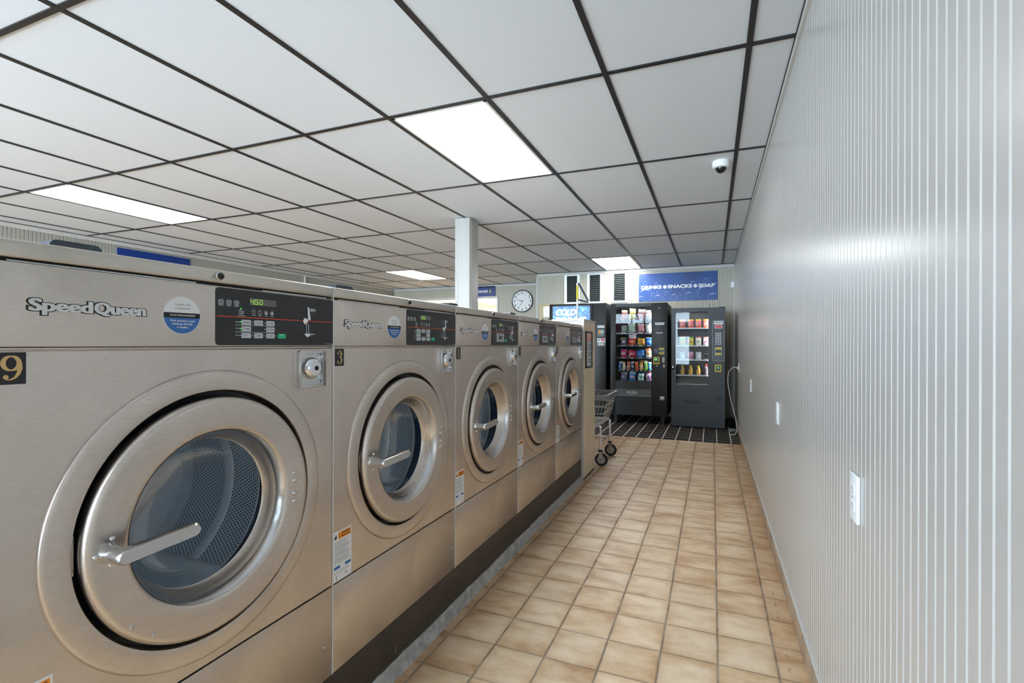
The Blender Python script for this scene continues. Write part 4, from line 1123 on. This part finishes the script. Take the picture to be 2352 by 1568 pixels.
# snack contents
ROW = ['top shelf', 'second shelf', 'third shelf', 'fourth shelf', None, 'bottom shelf']
POS = ['far left', 'second from left', 'third from left', 'far right']
BAGS = [
 [('red and pale snack bag', (196,110,110), (214,190,150), (170,60,60), .105, .165), ('yellow snack bag', (222,206,110), (236,226,160), (200,170,50), .11, .19), ('dull red snack bag', (168,84,84), (206,180,180), (120,40,50), .12, .175), ('grey and white snack bag', (150,150,152), (226,226,226), (180,60,70), .10, .155)],
 [('clear green snack bag', (150,160,150), (190,196,190), (96,130,100), .10, .12), ('pale green tall snack bag', (176,196,170), (220,228,214), (120,170,110), .125, .175), ('pink and red snack bag', (206,130,136), (230,206,206), (190,80,90), .11, .15), ('white snack bag with grey drawing', (228,228,228), (160,160,160), (240,240,240), .10, .15)],
 [('purple and gold snack bag', (84,76,116), (220,190,70), (200,200,216), .105, .125), ('large red snack bag', (206,24,44), (236,236,236), (230,140,50), .13, .19), ('golden cookie bag', (232,182,50), (220,120,130), (150,70,40), .125, .12), ('bright blue snack bag', (24,110,206), (226,236,246), (60,160,230), .105, .13)],
 [('red and violet snack bag', (216,34,76), (150,90,200), (236,200,216), .105, .14), ('red snack bag with white oval', (220,26,60), (240,240,240), (180,16,40), .135, .115), ('blue cookie bag', (20,116,216), (120,200,240), (10,70,160), .13, .12), ('white and orange cracker bag', (236,236,238), (240,120,30), (244,150,50), .10, .155)],
 None,
 [('grey-purple cookie bag', (110,104,136), (220,220,226), (70,64,96), .115, .135), ('blue and pink cookie pouch', (60,130,206), (226,236,244), (226,150,130), .11, .145), ('white, green and blue pouch', (226,240,236), (30,140,190), (90,190,80), .10, .13), ('white pouch with magenta patch', (232,232,236), (220,30,110), (60,110,160), .09, .14)]]
seed = 1
for k, row in enumerate(BAGS):
    if not row: continue
    for i, (nm, c1, c2, c3, w, h) in enumerate(row):
        seed += 1
        put_bag('%s, %s on %s of the snack machine' % (nm, POS[i], ROW[k]), 'snack bag', (-1.242, -1.117, -.990, -.872)[i], YS+.10, shelves[k]+.002, w, h, .04, pack(c1, c2, c3), seed,
                lean=random.Random(seed).uniform(-.15, .15), tilt=random.Random(seed+50).uniform(-.12, .12), grp='snack bags in the snack machine')
CANDY = [('blue and white candy bar', (26,116,206), (236,236,240), (20,80,160)), ('cream and gold candy bar', (226,216,180), (220,170,60), (240,240,236)), ('dusty red and orange candy bar', (190,90,90), (240,130,30), (220,200,190)), ('dark navy candy bar', (54,60,90), (220,220,226), (110,110,130)),
         ('orange-red candy bar', (232,80,24), (246,170,40), (170,30,20)), ('golden yellow tall candy bar', (236,176,36), (150,70,40), (240,230,200)), ('lime green candy bar', (130,206,50), (230,240,200), (60,150,40)), ('light blue candy bar', (60,160,220), (230,240,246), (30,90,160))]
CP = ['first from left', 'second from left', 'third from left', 'fourth from left', 'fifth from left', 'sixth from left', 'seventh from left', 'last on the right']
for i, (nm, c1, c2, c3) in enumerate(CANDY):
    put_bag('%s, %s in the candy row' % (nm, CP[i]), 'candy bar', -1.300+.0635*i, YS+.095, .79, .052, .13+(.02 if i in (5, 6) else 0), .022, pack(c1, c2, c3, 26), 80+i, tilt=random.Random(i).uniform(-.06, .06), grp='candy bars in the snack machine')

# --- soap machine (front plane y = 7.43)
YP = 7.43
SP = thing('soap_vending_machine', 'dark grey soap machine with rounded window, rightmost of the three machines', 'vending machine', (0, YP, 0), 0, 'vending machines')
x0, x1, z0, z1, wx0, wx1, wz0, wz1 = -.543, .165, .012, 1.688, -.487, -.049, .593, 1.636
def rwindow_front():
    b = MB(); r = .045
    inner = []
    for cx, cy, a0 in ((wx1-r, wz0+r, -PI/2), (wx1-r, wz1-r, 0), (wx0+r, wz1-r, PI/2), (wx0+r, wz0+r, PI)):
        for k in range(7):
            a = a0+PI/2*k/6; inner.append((cx+r*math.cos(a), cy+r*math.sin(a)))
    cx, cy = (wx0+wx1)/2, (wz0+wz1)/2
    o_ = []
    corners = [(x1, z0), (x1, z1), (x0, z1), (x0, z0)]
    for i, p in enumerate(inner):
        q = corners[i//7]; k = i % 7
        o_.append(((x1 if p[0] > cx else x0) if True else 0, q[1]) if k == 3 else None)
    # ray-cast outward from the centre for every inner point
    out = []
    for i, p in enumerate(inner):
        if o_[i]: out.append(o_[i]); continue
        k = i % 7; side = i//7
        # sides in order: lower right, upper right, upper left, lower left
        if side == 0: out.append((p[0], z0) if k < 3 else (x1, p[1]))
        elif side == 1: out.append((x1, p[1]) if k < 3 else (p[0], z1))
        elif side == 2: out.append((p[0], z1) if k < 3 else (x0, p[1]))
        else: out.append((x0, p[1]) if k < 3 else (p[0], z0))
    n = len(inner)
    A = [b.V(*p, -.05) for p in out]; B = [b.V(*p, -.003) for p in out]; C_ = [b.V(p[0]+(.003 if p[0] < cx else -.003)*(1 if abs(p[0]-x0) < 1e-6 or abs(p[0]-x1) < 1e-6 else 0), p[1]+(.003 if p[1] < cy else -.003)*(1 if abs(p[1]-z0) < 1e-6 or abs(p[1]-z1) < 1e-6 else 0), 0) for p in out]
    D = [b.V(*p, 0) for p in inner]; E_ = [b.V(*p, -.05) for p in inner]
    for P_, Q_ in ((A, B), (B, C_), (C_, D), (D, E_), (E_, A)):
        for i in range(n): b.F([P_[i], P_[(i+1) % n], Q_[(i+1) % n], Q_[i]])
    return b, inner
M['soap_face'] = speck('charcoal_textured_paint', rgb(46,48,52), rgb(54,56,60), 220, .4, bump=.3)
fb, inner = rwindow_front(); fb.build('door', 'soap_face', SP, smooth=20)
b = MB(); b.box(x0+.006, x0+.02, z0, z1-.004, -.86, -.052); b.box(x1-.02, x1-.002, z0, z1-.004, -.86, -.052); b.box(x0+.02, x1-.02, z1-.02, z1-.004, -.86, -.052); b.box(x0+.02, x1-.02, z0, z0+.015, -.86, -.052); b.box(x0+.02, x1-.02, z0, z1-.02, -.86, -.84); b.build('cabinet', 'vend_dark', SP)
b = MB(); b.box(wx0-.02, wx1+.02, wz0-.02, wz1+.02, -.5, -.49); b.box(wx1+.01, wx1+.02, wz0-.02, wz1+.02, -.49, -.051); b.box(wx0-.02, wx0-.01, wz0-.02, wz1+.02, -.49, -.051); b.build('interior', 'vend_in_grey', SP)
b = MB(); b.prism(inner, -.014, -.010); b.build('glass', 'vend_glass', SP, smooth=0)
b = MB(); b.box(wx0+.02, wx1-.02, wz1+.006, wz1+.014, -.08, -.055); b.box(wx1+.002, wx1+.009, wz0+.05, wz1-.05, -.08, -.055); b.build('interior_lamp', 'interior_lamp', SP, smooth=0)
b = MB(); b.ribbon([(p[0], p[1], .0025) for p in inner+inner[:1]], .0008); b.build('window_gasket', 'black_gloss', SP, smooth=0)
sx = [-.3985, -.288, -.184, -.080]
for k, z in enumerate((1.411, 1.162, .960, .741)):
    b = MB(); b.box(wx0-.008, wx1+.008, z-.010, z-.002, -.48, -.07); b.box(wx0-.008, wx1+.008, z-.018, z+.001, -.072, -.066); sh = b.build('shelf', 'panel_grey', SP, smooth=0)
    b = MB()
    for i in range(8): b.box(-.47+.055*i-.006, -.47+.055*i+.006, z-.012, z-.002, -.066, -.0645)
    b.build('price_tag', 'tag_white', sh, smooth=0)
    for x in sx[:4]: coil(SP, x, z+.042, .085, .38, .038, 5)
b = MB(); b.box(wx0-.01, wx1+.01, .60, .606, -.48, -.06); b.build('drop_tray', 'panel_grey', SP, smooth=0)
# control column
b = MB(); b.rrect(.002, .152, .944, 1.507, .012, 0, .004); cc = b.build('control_column', 'black_gloss', SP, smooth=0)
b = MB()
pts = []
for cx, cy, a0 in ((.140, .956, -PI/2), (.140, 1.495, 0), (.014, 1.495, PI/2), (.014, .956, PI)):
    for k in range(7): a = a0+PI/2*k/6; pts.append((cx+.011*math.cos(a), cy+.011*math.sin(a), .0012))
b.ribbon(pts+pts[:1], .0045); b.build('outline', 'panel_grey', cc, smooth=0)
b = MB(); b.box(.018, .138, 1.481, 1.496, .004, .006); b.box(.014, .142, 1.455, 1.474, .004, .006); b.build('label_strip', 'white', cc, smooth=0)
b = MB(); b.box(.030, .126, 1.395, 1.448, .004, .006); ds = b.build('display_bezel', 'panel_grey', cc, smooth=0)
b = MB(); b.box(.037, .119, 1.402, 1.441, .006, .007); b.build('display', 'red_led', ds, smooth=0)
b = MB()
for v in (1.375, 1.362): b.box(.036, .118, v, v+.005, .004, .0045)
b.build('instructions', 'grey_print', cc, smooth=0)
for i in range(3):
    for j in range(6):
        b = MB(); b.box(.039+i*.027, .061+i*.027, 1.165+j*.030, 1.188+j*.030, .004, .008, .0015); b.build('button', 'key_grey', cc)
b = MB(); b.box(.036, .120, 1.026, 1.136, .004, .010); bi = b.build('bill_acceptor', 'panel_grey', cc, smooth=0)
b = MB(); b.box(.040, .116, 1.058, 1.102, .0102, .012); b.build('bill_mouth', 'black_gloss', bi, smooth=0)
for q in ((1.104, 1.131), (1.030, 1.056)): b = MB(); b.box(.040, .116, *q, .0102, .014); b.build('yellow_guide', 'yellow', bi, smooth=0)
for u in (.051, .101):
    b = MB(); b.lathe([(.0235, .004), (.0235, .008), (.019, .008), (.017, .005), (0, .005)], u, .978, 28); b.build('round_button', 'black_gloss', cc)
    b = MB(); b.lathe([(.0245, .0045), (.0245, .0085), (.0225, .0085)], u, .978, 28); b.build('button_ring', 'panel_grey', cc)
b = MB(); b.rrect(.033, .116, .792, .893, .004, 0, .014); cr = b.build('card_reader', 'yellow', SP, smooth=0)
b = MB(); b.rrect(.048, .101, .812, .876, .004, .014, .016); rs = b.build('reader_face', 'black_gloss', cr, smooth=0)
b = MB(); b.prism([(.060, .842), (.090, .842), (.075, .868)], .016, .0165); b.build('reader_symbol', 'lcd_blue', rs, smooth=0)
b = MB(); b.box(x0+.001, -.502, .812, .890, 0, .006, .002); hl = b.build('door_lock', 'black_gloss', SP)
b = MB(); b.cyl(-.522, .848, .009, .006, .011, 20, .002); b.build('key_cylinder', 'chrome', hl)
b = MB(); b.rrect(-.49, -.055, .287, .436, .030, 0, .006); pf = b.build('push_flap', 'soap_face', SP, smooth=20)
pts = []
for cx, cy, a0 in ((-.082, .314, -PI/2), (-.082, .409, 0), (-.463, .409, PI/2), (-.463, .314, PI)):
    for k in range(7): a = a0+PI/2*k/6; pts.append((cx+.027*math.cos(a), cy+.027*math.sin(a), .0015))
b = MB(); b.ribbon(pts+pts[:1], .0062); b.build('flap_edge', 'vend_dark', pf, smooth=0)
b = MB(); b.text('PUSH', -.360, -.185, .333, .392, .0062, .003, .035); b.build('lettering', 'vend_dark', pf, smooth=0)
b = MB(); b.rrect(.034, .133, .365, .463, .008, 0, .004); cu_ = b.build('coin_return', 'soap_face', SP, smooth=0)
b = MB(); b.rrect(.050, .113, .388, .440, .005, .004, .006); b.build('coin_cup', 'black_gloss', cu_, smooth=0)
b = MB(); b.tube([(-.039, .1, z1-.005), (-.039, .1, z1+.055)], .003, 8); b.build('antenna', 'black', SP)
b = MB(); b.box(.085, .165, z1-.003, z1+.010, -.3, -.02); b.build('top_bracket', 'vend_dark', SP)
b = MB(); b.box(x0+.01, x1-.01, .0, .012, -.84, -.06); b.build('base', 'vend_dark', SP)
# soap contents: boxes and bottles
def soap_box(label, x, z, w, h, c1, c2, c3, grp='soap boxes in the soap machine'):
    b = MB(); b.box(-w/2, w/2, 0, h, -.03, .0, .0015); 
    o = b.build('soap_box', pack(c1, c2, c3, 22), None, loc=(x, YP+.085, z)); tag(o, label, 'detergent box', grp)
    return o
OR = ((240,110,50), (246,196,70), (220,90,160))
PZ = ['far left', 'second from left', 'third from left', 'far right']
for i in range(4): soap_box('orange detergent box, %s on the top shelf of the soap machine' % PZ[i], sx[i], 1.412, .074, .118, *OR)
C2 = [((120,200,90), (240,220,80), (240,140,60), 'green and yellow'), ((232,220,60), (90,190,110), (240,90,70), 'yellow and green'), ((240,232,226), (240,110,60), (120,200,120), 'white and orange'), ((238,230,226), (240,110,70), (150,90,170), 'white, orange and purple')]
for i, (a, b_, c, nm) in enumerate(C2): soap_box('%s detergent box, %s on the second shelf of the soap machine' % (nm, PZ[i]), sx[i], 1.163, .074, .118, a, b_, c)
C3 = [((120,190,210), (220,90,130), (230,236,240), 'teal and pink'), ((226,150,180), (230,230,236), (180,60,110), 'pink'), ((190,192,196), (160,160,164), (220,220,222), 'plain grey')]
for i, (a, b_, c, nm) in enumerate(C3): soap_box('%s box, %s on the third shelf of the soap machine' % (nm, PZ[i]), sx[i], .961, .072, .105, a, b_, c)
def bottle(label, x, body, capc, lab3, h=.125, red=False):
    t = thing('soap_bottle', label, 'bottle', (x, YP+.115, .742), 0, 'detergent bottles in the soap machine')
    b = MB(); k = h/.125
    b.lathe([(0, 0), (.026, 0), (.029, .004), (.029, .07*k), (.026, .088*k), (.018, .1*k), (.011, .104*k), (.011, .108*k)], 0, 0, 24)
    o = b.build('body', pack(*lab3, 40), t); o.rotation_euler = (-PI/2, 0, 0)
    b = MB(); b.lathe([(.0, .106*k), (.015, .106*k), (.0145, h), (.012, h+.003), (0, h+.003)], 0, 0, 20)
    o = b.build('cap', capc, t); o.rotation_euler = (-PI/2, 0, 0)
M['cap_yellow'] = mat('yellow_cap', rgb(226,190,40), .4); M['cap_red'] = mat('red_cap', rgb(220,40,34), .4)
for i in range(3): bottle('yellow-capped detergent bottle, %s on the bottom shelf' % PZ[i], sx[i], None, 'cap_yellow', ((226,186,60), (40,110,190), (220,60,70)))
bottle('dark detergent bottle with red cap, far right on the bottom shelf', sx[3], None, 'cap_red', ((60,70,80), (120,180,170), (200,80,100)), .15)

# --- cold drinks machine (front plane y = 7.5)
CD = thing('drinks_vending_machine', 'black cold drinks machine behind the partition, leftmost of the three machines', 'vending machine', (0, 7.5, 0), 0, 'vending machines')
x0, x1, z1 = -2.397, -1.497, 1.80
b = MB(); b.box(x0, -1.70, .08, z1, -.05, 0, .004); b.build('door', 'vend_dark', CD)
b = MB(); b.box(-1.698, x1, .08, z1, -.05, 0, .004); b.build('side_column', 'vend_black', CD)
b = MB(); b.box(x0+.01, x1, .05, z1-.004, -.82, -.052, .003); b.build('cabinet', 'vend_dark', CD)
b = MB(); b.box(-2.338, -1.745, .75, 1.762, 0, .006); sg = b.build('lit_sign', 'cold', CD, smooth=0)
b = MB(); b.text('COLD', -2.288, -1.962, 1.618, 1.722, .0062, .001, .05, .18); b.text('DRINKS', -2.30, -1.80, 1.490, 1.594, .0062, .001, .05, .18); b.build('lettering', 'lit_white', sg, smooth=0)
b = MB(); b.box(-2.352, -2.338, .73, 1.776, 0, .010); b.box(-1.745, -1.731, .73, 1.776, 0, .010); b.box(-2.352, -1.731, 1.762, 1.776, 0, .010); b.box(-2.352, -1.731, .73, .75, 0, .010); b.build('sign_frame', 'vend_black', CD, smooth=0)
b = MB(); b.box(-1.629, -1.519, 1.441, 1.460, 0, .002); b.box(-1.629, -1.519, 1.420, 1.437, 0, .002); b.build('label_strip', 'white', CD, smooth=0)
b = MB(); b.rrect(-1.622, -1.522, 1.292, 1.396, .004, 0, .008); sc = b.build('payment_terminal', 'black_gloss', CD, smooth=0)
b = MB(); b.box(-1.611, -1.573, 1.336, 1.386, .008, .009); b.build('yellow_screen', 'orange', sc, smooth=0)
b = MB(); b.box(-1.571, -1.532, 1.336, 1.386, .008, .009); b.build('pale_screen', pack((230,220,170), (70,170,180), (240,190,70), 30), sc, smooth=0)
b = MB(); b.box(-1.632, -1.505, 1.141, 1.268, 0, .006, .001); pn = b.build('coin_panel', 'panel_grey', CD)
b = MB(); b.box(-1.570, -1.520, 1.222, 1.260, .006, .007); b.build('red_display', 'red_led', pn, smooth=0)
b = MB(); b.cyl(-1.605, 1.230, .012, .006, .010, 20); b.build('coin_return_knob', 'black_gloss', pn)
b = MB(); b.box(-1.626, -1.512, 1.147, 1.198, .006, .007); bz = b.build('bill_slot_frame', 'grey_print', pn, smooth=0)
b = MB(); b.box(-1.610, -1.530, 1.160, 1.186, .007, .010); b.build('bill_slot', 'white', bz, smooth=0)
for x in (x0+.05, x1-.1):
    b = MB(); b.box(x, x+.05, 0, .08, -.12, -.07); b.build('leg', 'vend_dark', CD)
    b = MB(); b.box(x, x+.05, 0, .08, -.78, -.73); b.build('leg', 'vend_dark', CD)

# ------------------------------------------------------------------ signs hung inside the storefront (seen only as reflections)
t = thing('window_sign', 'purple OPEN 7 DAYS sign at the front, seen reflected in the soap machine glass', 'sign', (0, YF+.03, 0), PI)
b = MB(); b.box(.45, 1.10, 1.45, 1.95, -.006, 0); b.build('board', 'purple_sign', t, smooth=0)
for st_, z_ in (('OPEN', 1.75), ('7 DAYS', 1.53)):
    b = MB(); vs, fs, asp = text_geo(st_, .03, 0); g_ = [b.V(1.05-x*.54, z_+y*.13, .002) for x, y in vs]
    for f in fs: b.F([g_[i] for i in f])
    b.build('lettering', 'white', t, smooth=0)
t = thing('window_sign', 'red OPEN sign in the front window, seen reflected in the snack machine glass', 'sign', (0, YF+.03, 0), PI)
b = MB(); b.box(2.05, 3.25, 1.56, 1.93, -.006, 0); b.build('board', 'red_sign', t, smooth=0)
b = MB()
vs, fs, asp = text_geo('OPEN', .05, 0)
g_ = [b.V(3.18-x*1.05, 1.64+y*.22, .002) for x, y in vs]
for f in fs: b.F([g_[i] for i in f])
b.build('lettering', 'white', t, smooth=0)
